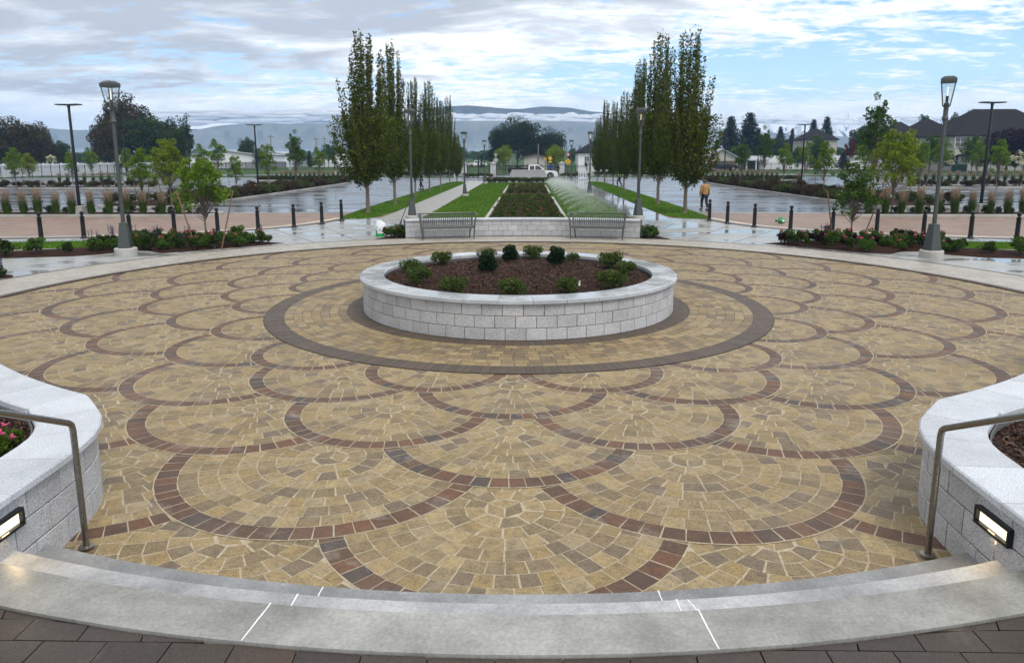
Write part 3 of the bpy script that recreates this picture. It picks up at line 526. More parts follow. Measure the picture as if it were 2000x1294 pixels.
# --- curved steps and the landing in front of them
def stair():
    A = Path(arc(10.4, 205, 155, 80))      # left-hand normal points inwards when run this way
    o = lambda d: -d
    prof = lambda d0, d1, z0, z1: [(o(d0+.012), z0), (o(d0), z1-.012), (o(d0+.012), z1), (o(d1), z1), (o(d1), z0)]
    for nm, d0, d1, z0, z1 in (('step_tread', 0, .34, .0, .1387), ('step_tread', .315, .66, .0, .2774), ('step_tread', .63, .988, .0, .416)):
        n_ = A.n[0]; sgn = 1 if n_.dot(A.p[0]) < 0 else -1
        pr = [(sgn*x, z) for x, z in prof(d0, d1, z0, z1)]
        struct(nm, A.sweep(MB(), pr, 0, None, .12), M['step_low' if d0 < .1 else 'step_mid' if d0 < .5 else 'step'])
    mb = MB()
    for p, q, z in (((-1.195, -10.35), (-1.209, -10.70), .1405), ((-1.267, -10.645), (-1.274, -11.0), .279), ((-1.325, -10.955), (-1.367, -11.30), .4178), ((1.077, -10.35), (1.099, -10.70), .1405), ((1.133, -10.66), (1.144, -11.0), .279), ((1.201, -10.66), (1.239, -10.78), .279), ((1.19, -10.965), (1.224, -11.32), .4178)):
        p, q = Vector(p), Vector(q); t = (q-p).normalized(); t = Vector((-t.y, t.x)); w = .0045; n = 6; L1, R1 = [], []
        for k in range(n+1): c = p.lerp(q, k/n); L1.append(tuple(c-t*w*rnd.uniform(.6, 1.4))); R1.append(tuple(c+t*w*rnd.uniform(.6, 1.4)))
        mb.sheet(L1+R1[::-1], z)
    struct('step_joints', mb, M['caulk'])
    mb = MB(); q = []
    struct('landing_bed', MB().sheet([(-6, -17), (6, -17), (6, -9.2)]+[(11.395*sin(R(a)), -11.395*cos(R(a))) for a in range(28, -29, -2)]+[(-6, -9.2)], .38), M['grout_d'])
    row = 0; y = -9.40
    while y > -17:
        x = -4.6-(.18 if row % 2 else 0)+rnd.uniform(-.02, .02)
        while x < 4.6:
            w = .355; c = (x+w/2, y-.095)
            pts = [(x+.004, y-.004), (x+w-.004, y-.004), (x+w-.004, y-.186), (x+.004, y-.186)]
            pts = [(a, b) if hypot(a, b) > 11.40 else (a*11.40/hypot(a, b), b*11.40/hypot(a, b)) for a, b in pts]
            if pts[0][1]-pts[3][1] > .01 or pts[1][1]-pts[2][1] > .01: q.append([(a+rnd.uniform(-.0015, .0015), b, .402) for a, b in pts])
            x += w
        y -= .19; row += 1
    mb = MB()
    for p in q: mb.prism([(a, b) for a, b, _ in p], .38, .402+rnd.uniform(-.0015, .0015))
    struct('landing', mb, M['land'])
stair()

# ------------------------------------------------------------------ masonry: block walls and copings along a path
def block_wall(P, z0, nc, hc, bl, parent, name='wall', m=None, off=0.0, thick=.28, a=0, b=None, stag=.5):
    b = P.len if b is None else b; mb = MB(); P.sweep(mb, [(off-.012, z0), (off-.012, z0+nc*hc), (off-thick, z0+nc*hc), (off-thick, z0)], a, b, .12, 1, not P.closed)
    for c in range(nc):
        n = max(2, round((b-a)/bl)); L_ = (b-a)/n; z = z0+c*hc; sh = (stag*(c % 2)+.13*(c == 2))*L_
        for k in range(n+(0 if P.closed else 1)):
            s0 = a+k*L_+sh-(L_ if not P.closed else 0); s1 = s0+L_
            segs = [(s0, s1)]
            if P.closed and s1 > b: segs = [(s0, b-.0005), (a, s1-(b-a))]
            for u, v in segs:
                u = max(u, a); v = min(v, b)
                if v-u < .02: continue
                d = rnd.uniform(-.0025, .002)
                P.sweep(mb, [(off+d-.005, z+.005), (off+d, z+.010), (off+d, z+hc-.010), (off+d-.005, z+hc-.005), (off-.02, z+hc-.005), (off-.02, z+.005)], u+.0055, v-.0055, .09, 0)
    return mb.build(name, [m or M['granite'], M['mortar']], parent)
def coping(P, z0, z1, o1, o0, sl, parent, m, a=0, b=None, name='coping'):
    b = P.len if b is None else b; n = max(2, round((b-a)/sl)); mb = MB()
    for k in range(n):
        u = a+(b-a)*k/n; v = a+(b-a)*(k+1)/n
        P.sweep(mb, [(o1-.006, z0), (o1, z0+.008), (o1, z1-.012), (o1-.012, z1), (o0+.012, z1), (o0, z1-.012), (o0, z0)], u+.003, v-.003, .07, 0)
    P.sweep(mb, [(o1-.02, z0), (o1-.02, z1-.006), (o0+.02, z1-.006), (o0+.02, z0)], a, b, .2, 1, not P.closed)
    return mb.build(name, [m, M['mortar']], parent)
def bark_chips(inpoly, n, zf, bounds, parent, name='mulch_chips', size=(.05, .012)):
    q = []
    while len(q) < n:
        x = rnd.uniform(bounds[0], bounds[1]); y = rnd.uniform(bounds[2], bounds[3])
        if inpoly(x, y): q.append((x, y, zf(x, y)))
    q = np.array(q); N_ = len(q); a = RNG.uniform(0, 2*pi, N_); t = RNG.normal(0, .35, N_); l = size[0]*RNG.uniform(.4, 1.3, N_)/2; w = size[1]*RNG.uniform(.6, 1.6, N_)/2
    d = np.stack([np.cos(a)*np.cos(t), np.sin(a)*np.cos(t), np.sin(t)], 1)*l[:, None]; e = np.stack([-np.sin(a), np.cos(a), RNG.normal(0, .4, N_)], 1)*w[:, None]; q[:, 2] += RNG.uniform(.002, .018, N_)
    o = MB().quads(np.stack([q-d-e, q+d-e, q+d+e, q-d+e], 1)).build(name, M['chip'], parent); return tag(o, kind='stuff')
def mound(poly_path_pts, z0, zc, parent=None, name='mulch', m=None):
    cx = sum(p[0] for p in poly_path_pts)/len(poly_path_pts); cy = sum(p[1] for p in poly_path_pts)/len(poly_path_pts); mb = MB(); n = len(poly_path_pts); K = 7; vs = []; fs = []
    for j in range(K):
        u = j/K
        for x, y in poly_path_pts: vs.append((cx+(x-cx)*(1-u), cy+(y-cy)*(1-u), z0+(zc-z0)*sin(u*pi/2)+(rnd.uniform(-.012, .012) if j else 0)))
    vs.append((cx, cy, zc))
    for j in range(K-1):
        for k in range(n): fs.append((j*n+k, j*n+(k+1) % n, (j+1)*n+(k+1) % n, (j+1)*n+k))
    for k in range(n): fs.append(((K-1)*n+k, (K-1)*n+(k+1) % n, K*n))
    return mb.add(vs, fs).build(name, m or M['soil'], parent, smooth=True)
def round_planter():
    t = empty('planter', (0, 0, 0), 'large round raised planter of pale granite blocks in the middle of the plaza', 'planter')
    C_ = Path(arc(3.138, 0, 360, 180)[:-1], True)
    block_wall(C_, .036, 3, .2055, .348, t); coping(C_, .652, .7244, .06, -.425, .56, t, M['coping_wet'])
    IN = arc(2.73, 0, 360, 72)[:-1]; mound(IN, .60, .70, t); mb = MB(); Path(IN, True).sweep(mb, [(0, .56), (0, .66), (.02, .66), (.02, .56)], cap=False); mb.build('liner', M['mortar'], t)
    zf = lambda x, y: .60+.10*sin((1-min(1, hypot(x, y)/2.73))*pi/2)
    bark_chips(lambda x, y: hypot(x, y) < 2.68, 15000, zf, (-2.7, 2.7, -2.7, 2.7), t)
round_planter()
def side_planter(s):
    w = 'left' if s < 0 else 'right'
    t = empty('planter', (s*5.5, -8.6, 0), 'curved granite planter beside the steps in the %s foreground%s' % (w, ', holding pink flowers' if s < 0 else ', holding bare mulch'), 'planter')
    t_loc = Vector((s*5.5, -8.6, 0))
    a = arc(9.10, 180+62, 180+27.2, 40); corner = [(-3.9, -8.40), (-3.72, -8.62), (-3.60, -8.84), (-3.52, -9.06), (-3.475, -9.3), (-3.45, -9.6), (-3.44, -9.9), (-3.43, -10.3), (-3.42, -11), (-3.42, -12.4)]
    q = a+corner; out = [(-3.9, -12.6), (-6, -12.6), (-9.5, -9.0), (-11.2, -6.0)]; full = [(x*(-s), y) for x, y in q+out]
    if s > 0: full = full[::-1]
    P = Path(full, True); P0 = P.p[:]
    ccw = sum(full[i][0]*full[(i+1) % len(full)][1]-full[(i+1) % len(full)][0]*full[i][1] for i in range(len(full))) > 0
    sg = -1 if ccw else 1                # left normal points inwards when counter-clockwise
    if sg < 0: full = full[::-1]; P = Path(full, True)
    tt = empty('x', (0, 0, 0), None, None); bpy.data.objects.remove(tt)
    objs = [block_wall(P, .0, 3, .2205, .40, None), coping(P, .662, .7244, .05, -.46, .60, None, M['coping'])]
    inn = [tuple(p-n*.47) for p, n in zip(P.p, P.n)]
    mb = MB().sheet(inn, .60); o = mb.build('mulch', M['soil']); objs.append(o)
    mb = MB(); Path(inn, True).sweep(mb, [(0, .5), (0, .665), (-.015, .665), (-.015, .5)], cap=False); objs.append(mb.build('liner', M['mortar']))
    objs.append(bark_chips(lambda x, y: inside(inn, x, y) and abs(x) < 11, 26000, lambda x, y: .60, (min(s*3.4, s*11), max(s*3.4, s*11), -12.5, -4.8), None, size=(.06, .013)))
    for o in objs: o.parent = t; o.matrix_parent_inverse = Matrix.Translation(-t_loc)
side_planter(-1); side_planter(1)
def bench_wall():
    P = Path(arc(13.5, -19.2, 19.2, 60)); t = empty('bench_wall', (0, 13.6, 0), 'long low curved wall of pale granite blocks behind the two benches', 'wall')
    # its front faces the plaza: run the path the other way so that the left normal looks inwards
    P = Path(arc(13.5, 19.2, -19.2, 60)); os = [block_wall(P, .012, 3, .207, .37, None, thick=.36), coping(P, .633, .70, .05, -.41, .9, None, M['coping'])]
    for o in os: o.parent = t; o.matrix_parent_inverse = Matrix.Translation((0, -13.6, 0))
bench_wall()

# --- the air
def haze():
    m, nt, N, L, p = nodes('haze_air'); N.remove(p); v = N.new('ShaderNodeVolumePrincipled'); v.inputs['Color'].default_value = (.38, .61, 1.0, 1); v.inputs['Density'].default_value = HAZE; v.inputs['Anisotropy'].default_value = .0
    L.new(v.outputs[0], N['Material Output'].inputs['Volume'])
    tag(MB().add([(x, y, z) for z in (-1.1, 135) for x, y in ((-2300, -60), (2300, -60), (2300, 2290), (-2300, 2290))], [(3, 2, 1, 0), (4, 5, 6, 7), (0, 1, 5, 4), (1, 2, 6, 5), (2, 3, 7, 6), (3, 0, 4, 7)]).build('haze', m), 'thin pale blue air fading the far mountains', 'haze', kind='stuff')
HAZE = 2.7e-4
haze()

# ================================================================== OBJECTS
def copy_tree(o, parent=None, seen={}):
    c = o.copy(); COL.objects.link(c)
    if parent: c.parent = parent
    for ch in KIDS.get(o, []): copy_tree(ch, c)
    return c
KIDS = {}
def dup(o, loc, rz=0, s=None, label=None, group=None):
    if o not in KIDS:
        st = [o]
        while st:
            a = st.pop(); KIDS[a] = [c for c in bpy.data.objects if c.parent == a]; st += KIDS[a]
    c = copy_tree(o); c.location = loc; c.rotation_euler = (0, 0, rz)
    if s is not None: c.scale = s if hasattr(s, '__len__') else (s, s, s)
    tag(c, label, None, group); return c
class Kind:                                # first place() moves the prototype itself, later ones copy it
    def __init__(k, o): k.o = o; k.used = False
    def place(k, loc, rz=0, s=None, label=None, group=None):
        if not k.used:
            k.used = True; k.orig = k.o; o = k.o
            KIDS.pop(o, None); o.location = loc; o.rotation_euler = (0, 0, rz)
            if s is not None: o.scale = s if hasattr(s, '__len__') else (s, s, s)
            tag(o, label, None, group); return o
        return dup(k.orig, loc, rz, s if s is not None else (1, 1, 1), label, group)

# --- bollards
def bollard():
    t = empty('bollard', (0, 0, 0), 'black iron bollard', 'bollard')
    MB().lathe([(.15, .0), (.15, .018), (.12, .03), (.098, .05), (.092, .09), (.085, .1)], 20).build('base_flange', M['iron'], t, True)
    MB().lathe([(.084, .1), (.078, .5), (.075, .80), (.082, .81), (.082, .835), (.06, .85)], 20).build('post', M['iron'], t, True)
    MB().lathe([(.03, .845), (.035, .87), (.058, .89), (.073, .92), (.078, .955), (.073, .99), (.055, 1.018), (.028, 1.033), (.002, 1.036)], 18).build('ball_finial', M['iron'], t, True); return Kind(t)
KB = bollard()
BL = [(-19.85, 12.25), (-18.25, 12.40), (-16.82, 12.75), (-15.3, 13.25), (-13.87, 13.93), (-12.47, 14.73), (-11.2, 15.8), (-10.1, 17.15), (-9.3, 18.74), (-8.87, 20.65)]
for i, (x, y) in enumerate(BL): KB.place((x, y, -.004), 0, None, 'black iron bollard, %s from the left edge in the left curve of bollards' % ORD[i], 'black bollards along the left brick drive')
BRR = [(8.95, 20.6), (9.38, 19.0), (10.1, 17.3), (11.21, 16.0), (12.57, 15.05), (13.92, 14.15), (15.4, 13.5), (16.75, 12.75), (18.1, 12.2)]
for i, (x, y) in enumerate(BRR): KB.place((x, y, -.004), 0, None, 'black iron bollard, %s from the hornbeam strip in the right curve of bollards' % ORD[i], 'black bollards along the right brick drive')

# --- lantern lamps
def lamp():
    t = empty('street_lamp', (0, 0, 0), 'bronze lantern lamp', 'street lamp')
    MB().lathe([(.42, -.02), (.42, .19), (.395, .215)], 28).build('concrete_base', M['curb'], t, True)
    MB().lathe([(.32, .213), (.32, .24), (.19, .93), (.19, .98), (.15, 1.0)], 4, rot=pi/4+.3).build('pedestal', M['bronze'], t)
    MB().lathe([(.078, 1.0), (.072, 2.5), (.064, 4.0)], 18).build('pole', M['bronze'], t, True)
    MB().lathe([(.072, 3.98), (.095, 4.0), (.11, 4.03), (.10, 4.07), (.085, 4.09), (.085, 4.45), (.1, 4.47)], 18).build('collar', M['bronze'], t, True)
    n = 4; mb = MB()
    for k in range(n):
        a = 2*pi*k/n+.35; d = Vector((cos(a), sin(a))); mb.tube([(d.x*.07, d.y*.07, 4.36), (d.x*.16, d.y*.16, 4.40), (d.x*.18, d.y*.18, 4.45), (d.x*.325, d.y*.325, 5.06)], [.024, .024, .02, .02], 6)
    mb.build('lantern_frame', M['bronze'], t)
    MB().lathe([(.33, 5.03), (.365, 5.04), (.37, 5.13), (.345, 5.16), (.2, 5.215), (.02, 5.222)], 4, rot=.35).build('lantern_roof', M['bronze'], t)
    MB().lathe([(.165, 4.45), (.30, 5.035)], 4, rot=.35, caps=False).build('lantern_glass', M['lampglass'], t)
    MB().lathe([(.05, 4.46), (.05, 4.66), (.03, 4.67)], 12).build('lamp_holder', M['iron'], t, True)
    MB().lathe([(.014, 4.67), (.014, 4.92), (.006, 4.93)], 10).build('lamp_tube', M['tube'], t, True); return Kind(t)
KL = lamp()
for x, y, s, lb in [(-12.55, 7.93, 1, 'tall bronze lantern lamp at the left edge of the plaza, beside the flower bed'), (12.5, 7.53, 1, 'tall bronze lantern lamp at the right edge of the plaza, beside the flower bed'), (-5.5, 21.2, 1, 'bronze lantern lamp behind the left end of the bench wall'), (5.6, 21.1, 1, 'bronze lantern lamp behind the right end of the bench wall'),
        (-4.75, 43.0, .94, 'bronze lantern lamp halfway along the dry left walkway'), (5.1, 43.6, .94, 'bronze lantern lamp halfway along the wet right walkway'), (-4.8, 71.0, .94, 'small lantern lamp at the far end of the left walkway'), (5.3, 72.0, .94, 'small lantern lamp at the far end of the wet right walkway')]:
    KL.place((x, y, .0), rnd.uniform(-.1, .1), (s*.8, s*.8, s*1.02), lb, 'bronze lantern lamps round the plaza and walkways')

# --- flat-headed car park poles
def park_pole(heads):
    t = empty('light_pole', (0, 0, 0), 'black light pole', 'light pole')
    MB().bbox((0, 0, .25), (.62, .62, .6), .03).build('concrete_base', M['curb'], t); MB().box((0, 0, .57), (.34, .34, .05)).build('base_plate', M['iron'], t)
    MB().lathe([(.085, .56), (.075, 3), (.062, 5.55), (.05, 5.6)], 12).build('pole', M['iron'], t, True)
    MB().lathe([(.075, 5.5), (.075, 5.62), (.04, 5.64)], 12).build('bracket', M['iron'], t, True)
    for s in heads: MB().xz([(s*.05, 5.6), (s*.2, 5.61), (s*.62, 5.63), (s*.66, 5.66), (s*.6, 5.69), (s*.05, 5.68)], -.16, .16).build('lamp_head', M['iron'], t)
    return Kind(t)
K2, K1 = park_pole((-1, 1)), park_pole((-1,))
PPL = [(K2, g(157, 421), 1.02, 0, 'black T-shaped light pole in the grass island at far left front'), (K2, g(505, 374), 1.05, 0, 'black T-shaped light pole standing in the left hedge island'), (K1, g(653.8, 340), 1.1, 0, 'thin black pole with a single head left of the left hornbeam row'),
    (K1, (-62, 178, 0), 1.02, 0, 'distant black single-headed pole in front of the white building'), (K2, g(248.8, 353), 1.1, 0, 'distant T-shaped light pole in front of the big dark tree on the left'), (K2, g(1914, 417), 1.03, 0, 'black T-shaped light pole in the grass island at far right front'),
    (K2, g(1564, 370), 1.06, 0, 'black T-shaped light pole standing in the right hedge island'), (K1, g(1413.8, 350.5), 1.1, 0, 'black pole beside the garage right of the right hornbeam row')]
for k, p, s, rz, lb in PPL: k.place((p[0], p[1], -.02), rz+rnd.uniform(-.12, .12), s, lb, 'black car park light poles')

# --- benches
def bench():
    t = empty('bench', (0, 0, 0), 'bench', 'bench'); Wd = .95
    mb = MB(); mb.bbox((0, -.02, .425), (1.82, .46, .03), .012); mb.box((0, -.24, .40), (1.8, .03, .06)); mb.box((0, .2, .40), (1.8, .03, .06)); mb.build('seat', M['bench'], t)
    mb = MB()
    for k in range(28): x = -.86+k*1.72/27; mb.tube([(x, .2, .42), (x, .25, .62), (x, .30, .80)], .0145, 5)
    mb.build('backrest', M['bench'], t)
    MB().tube([(-.97, -.27, .80), (-1.0, -.16, .835), (-.99, .1, .85), (-.93, .27, .85), (-.8, .32, .85), (0, .335, .85), (.8, .32, .85), (.93, .27, .85), (.99, .1, .85), (1.0, -.16, .835), (.97, -.27, .80)], .026, 8).build('top_rail', M['bench'], t, True)
    for s in (-1, 1):
        MB().tube([(s*.87, -.30, 0), (s*.885, -.28, .25), (s*.9, -.26, .45), (s*.925, -.26, .66), (s*.965, -.265, .79), (s*.99, -.26, .815)], [.02, .028, .034, .03, .026, .022], 8).build('leg', M['bench'], t, True)
        MB().tube([(s*.80, .30, 0), (s*.82, .22, .25), (s*.86, .19, .43), (s*.89, .25, .65), (s*.9, .3, .84)], [.02, .026, .03, .026, .022], 8).build('leg', M['bench'], t, True)
    return Kind(t)
KBE = bench()
for s, w in ((-1, 'left'), (1, 'right')):
    a = s*12.7; r_ = 12.80; KBE.place((r_*sin(R(a)), r_*cos(R(a)), .012), -R(a), 1.10, 'dark grey metal slatted bench in front of the %s half of the granite wall' % w, 'metal benches against the granite wall')

# --- handrails, step lights
def handrail(s):
    w = 'left' if s < 0 else 'right'; x = s*3.24; y = -9.68
    t = empty('handrail', (x, y, 0), 'brushed steel handrail at the foot of the steps on the %s' % w, 'handrail')
    MB().tube([(0, 0, .04), (0, 0, .6), (0, 0, .99), (0, -.012, 1.035), (0, -.04, 1.06), (0, -.4, 1.235), (0, -1.45, 1.74), (0, -1.6, 1.79), (0, -2.0, 1.80), (0, -2.04, 1.78), (0, -2.05, 1.74), (0, -2.05, .43)], .0235, 14).build('rail', M['steel'], t, True)
    MB().lathe([(.055, .034), (.055, .042), (.03, .05)], 18).build('floor_flange', M['steel'], t, True)
handrail(-1); handrail(1)
def step_light(s):
    w = 'left' if s < 0 else 'right'; y = -10.11 if s > 0 else -10.27; x = s*3.425
    t = empty('step_light', (x, y, .505), 'lit rectangular step light in a black frame on the %s planter wall' % w, 'wall light', None, 0)
    mb = MB(); fx = -s*.012
    for c, d in (((fx, 0, .056), (.045, .38, .022)), ((fx, 0, -.056), (.045, .38, .022)), ((fx, .18, 0), (.045, .022, .09)), ((fx, -.18, 0), (.045, .022, .09))): mb.bbox(c, d, .004)
    mb.build('frame', M['iron'], t); MB().box((s*.004, 0, 0), (.01, .34, .09)).build('lamp_panel', M['glow'], t)
    l = bpy.data.lights.new('step_lamp', 'AREA'); l.shape = 'RECTANGLE'; l.size = .3; l.size_y = .07; l.energy = 1.3; l.color = (1, .72, .38); o = bpy.data.objects.new('lamp', l); COL.objects.link(o); o.parent = t; o.location = (-s*.04, 0, 0); o.rotation_euler = (0, R(65)*s, 0)
step_light(-1); step_light(1)

# ------------------------------------------------------------------ vegetation
def rvec(n):
    v = RNG.normal(size=(n, 3)); return v/np.linalg.norm(v, axis=1)[:, None]
def leaves(P, ln, wd, up=.0, flat_=0.0):
    P = np.asarray(P, float); n = len(P); u = rvec(n); u[:, 2] += up; u /= np.linalg.norm(u, axis=1)[:, None]; v = np.cross(u, rvec(n)); v /= np.linalg.norm(v, axis=1)[:, None]+1e-9
    k = RNG.uniform(.65, 1.3, n)[:, None]; return np.stack([P-u*ln*k/2, P+v*wd*k/2+u*ln*.05, P+u*ln*k/2, P-v*wd*k/2+u*ln*.05], 1)
def bez(a, b, c, n=6): return [tuple((1-t)**2*np.array(a)+2*t*(1-t)*np.array(b)+t*t*np.array(c)) for t in np.linspace(0, 1, n)]
def col_tree(seed, H=9.7, RM=1.35):
    r = random.Random(seed); t = empty('hornbeam_tree', (0, 0, 0), 'columnar hornbeam', 'tree'); mb = MB(); P = []
    mb.tube([(0, 0, -.05), (.01, 0, .1), (0, .01, 1.0), (.02, 0, 1.6), (r.uniform(-.1, .1), r.uniform(-.1, .1), 4), (r.uniform(-.15, .15), r.uniform(-.15, .15), 7.4)], [.15, .105, .09, .085, .05, .012], 9)
    env = lambda z: RM*max(.0, min(1, (z-1.2)/2.2))**.6*(1 if z < 4 else max(.12, 1-((z-4)/(H-3.4))**2.2))
    for k in range(62):
        a = k*2.399+r.uniform(-.4, .4); ze = 2.2+(H-2.2)*((k+.5)/62)**.72+r.uniform(-.3, .35); ze = min(ze, H+.2); z0 = 1.25+.9*r.random()+max(0, ze-5)*.28*r.random(); re = env(ze)*r.uniform(.45, 1.05)
        b = (cos(a)*re*.85, sin(a)*re*.85, z0+(ze-z0)*.38); e = (cos(a)*re, sin(a)*re, ze); cv = bez((0, 0, z0), b, e, 8); mb.tube(cv, [.032, .028, .024, .02, .016, .012, .009, .005], 4)
        L_ = ze-z0; n = int(60+66*L_*(1.6 if ze < 5.2 else .72)); A = np.array(cv)
        tt = RNG.uniform(.12 if ze < 5 else .25, 1.0, n); ii = np.minimum((tt*7).astype(int), 6); fr = tt*7-ii; q = A[ii]*(1-fr[:, None])+A[ii+1]*fr[:, None]
        cl = RNG.normal(0, 1, (n, 3))*np.array([.075, .075, .12]); q = q+cl*(.75+.5*(1-tt))[:, None]; P.append(q)
    n = 6500; z = RNG.uniform(1.75, 5.2, n); a = RNG.uniform(0, 2*pi, n); rr = np.array([env(x) for x in z])*np.sqrt(RNG.uniform(.0, 1, n))*RNG.uniform(.75, 1.05, n); P.append(np.stack([np.cos(a)*rr, np.sin(a)*rr, z], 1))
    mb.build('trunk', M['barkp'], t); MB().quads(leaves(np.concatenate(P), .122, .075, .2)).build('crown', LF['hornbeam'], t); return Kind(t)
CK = [col_tree(s, h, rm) for s, h, rm in ((1, 9.6, 1.72), (2, 9.7, 1.5), (3, 9.5, 1.36))]
CT = [(-8.63, 25.5, 0, 1.06, 1.0), (-8.5, 33.2, 1, .9, 1.0), (-8.4, 41.4, 2, .80, .95), (-8.45, 50.0, 1, .80, .97), (-8.4, 58, 2, .72, .90), (-8.4, 66.4, 0, .72, .96), (-8.4, 75, 1, .65, .62)]
CR = [(8.75, 25.2, 0, 1.06, 1.0), (8.65, 33.1, 1, .95, 1.04), (8.65, 41.8, 2, .92, 1.06), (8.65, 50.2, 1, .80, .88), (8.65, 58.4, 0, .72, .84), (8.65, 66.4, 2, .75, .92), (8.65, 75, 1, .68, .80)]
for lst, w in ((CT, 'left'), (CR, 'right')):
    for i, (x, y, k, sx, sz) in enumerate(lst):
        lb = ('tall columnar hornbeam tree nearest the plaza in the %s row' % w) if i == 0 else 'columnar hornbeam tree, %s from the plaza in the %s row' % (ORD[i], w)
        CK[k].place((x, y, .02), rnd.uniform(0, 6.28), (sx*rnd.uniform(.9, 1.1), sx*rnd.uniform(.9, 1.1), sz*(1 if i == 0 else rnd.uniform(.94, 1.06))), lb, 'columnar hornbeams lining the walkways')

def crown_pts(n, ncl, rad, c, seed, clr=.3, shell=.55, low=-.75):
    rg = np.random.default_rng(seed); rad = np.array(rad); v = rg.normal(size=(ncl*3, 3)); v /= np.linalg.norm(v, axis=1)[:, None]; v = v[v[:, 2] > low][:ncl]
    C_ = v*rg.uniform(shell, 1.0, (len(v), 1))*rad*(1-clr*.6); sz = rg.uniform(.6, 1.25, len(v))*clr*rad.mean()
    id_ = rg.integers(0, len(v), n); d = rg.normal(size=(n, 3)); d /= np.linalg.norm(d, axis=1)[:, None]; rr = rg.uniform(.25, 1, n)**.45
    return C_[id_]+d*(rr*sz[id_])[:, None]*np.array([1, 1, .8])+np.array(c), C_+np.array(c)
def broad_tree(name, lf, seed, H, W, trunk_h, n, ls, ncl=40, clr=.3, cat='tree', bark='bark', label='tree', shell=.5, multi=1, tr=.035, limbs=14, pear=0):
    t = empty(name, (0, 0, 0), label, cat); r = random.Random(seed); cz = (H+trunk_h)/2; P, C_ = crown_pts(n, ncl, (W/2, W/2, (H-trunk_h)/2*1.02), (0, 0, cz), seed, clr, shell); mb = MB(); k = tr*H*.5
    if pear:
        for A in (P, C_): u = np.clip((A[:, 2]-trunk_h)/(H-trunk_h), -.1, 1.1); A[:, :2] *= (1+pear*(.45-u))[:, None]
    for q in range(multi):
        o = (r.uniform(-.1, .1)*multi, r.uniform(-.1, .1)*multi) if multi > 1 else (0, 0)
        mb.tube([(o[0], o[1], -.06), (o[0], o[1], .05*H), (o[0]*1.6+r.uniform(-.02, .02)*H, o[1]*1.6, trunk_h*.8), (o[0]*2, o[1]*2, cz), (o[0]*2+r.uniform(-.03, .03)*H, o[1]*2, H*.9)], [k*1.4, k, k*.8, k*.5, k*.12], 7)
    for c in C_[:limbs]:
        z0 = trunk_h*r.uniform(.75, 1.0)+max(0, (c[2]-trunk_h))*.25; mb.tube(bez((0, 0, z0), (c[0]*.45, c[1]*.45, z0+(c[2]-z0)*.35), tuple(c), 5), [k*.42, k*.34, k*.26, k*.18, k*.06], 5)
    mb.build('trunk', M[bark], t); MB().quads(leaves(P, ls, ls*.55)).build('crown', LF[lf], t); return Kind(t)
def staked(k, loc, rz, s, label, group, sticks, L=1.75):
    o = k.place(loc, rz, s, label, group)
    for dx, dy, tx, ty in sticks:
        tag(MB().tube([(loc[0]+dx, loc[1]+dy, -.05), (loc[0]+dx+tx, loc[1]+dy+ty, L)], .024, 6).build('tree_stake', M['stake']), None, None)
    return o
YK = dict(a=broad_tree('young_tree', 'young', 11, 3.45, 2.3, .62, 3400, .125, 70, .19, limbs=40, pear=.75, bark='barkp', tr=.024, shell=.35), b=broad_tree('young_tree', 'mid', 12, 2.95, 1.75, .6, 2600, .11, 60, .20, limbs=36, pear=.5, bark='barkp', tr=.025, shell=.3),
    c=broad_tree('young_tree', 'young', 13, 4.6, 1.6, .9, 1900, .14, 60, .19, limbs=30, pear=.6, bark='barkp', tr=.018, shell=.3), d=broad_tree('young_tree', 'young', 14, 4.4, 2.2, .9, 2300, .15, 64, .18, limbs=34, pear=.6, bark='barkp', tr=.02, shell=.3), e=broad_tree('young_tree', 'young2', 15, 5.0, 3.1, 1.0, 4600, .15, 90, .18, limbs=44, pear=.4, bark='barkp', tr=.02, shell=.3),
    f=broad_tree('young_tree', 'mid', 16, 6.6, 2.3, 1.1, 3600, .17, 80, .19, limbs=40, pear=.7, bark='barkp', tr=.016, shell=.3))
STK = {}
def stake(x, y, tx, ty, L, label, group='leaning wooden tree stakes'):
    tag(MB().tube([(x, y, -.05), (x+tx, y+ty, L)], .024, 6).build('tree_stake', M['stake']), label, 'stake', group)
YK['a'].place((-11.66, 11.8, 0), .4, 1, 'young leafy yellow-green tree between two leaning stakes in the left front flower bed', None)
YK['b'].place((11.95, 11.9, 0), .9, 1.02, 'young dark leafy tree between two leaning stakes in the right front flower bed', None)
def stk(base, top, H, lb):
    b = g(*base); tp = g(top[0], top[1], H); q = gy(top[0], top[1], b[1]+.05); stake(b[0], b[1], q[0]-b[0], .05, q[2], lb)
stk((383, 482), (345, 375), 0, 'wooden stake leaning outwards left of the young tree in the left bed'); stk((432, 487), (455, 372), 0, 'wooden stake leaning outwards right of the young tree in the left bed')
stk((1627, 472), (1616, 372), 0, 'dark wooden stake left of the young tree in the right bed'); stk((1683, 470), (1722, 375), 0, 'wooden stake leaning outwards right of the young tree in the right bed')
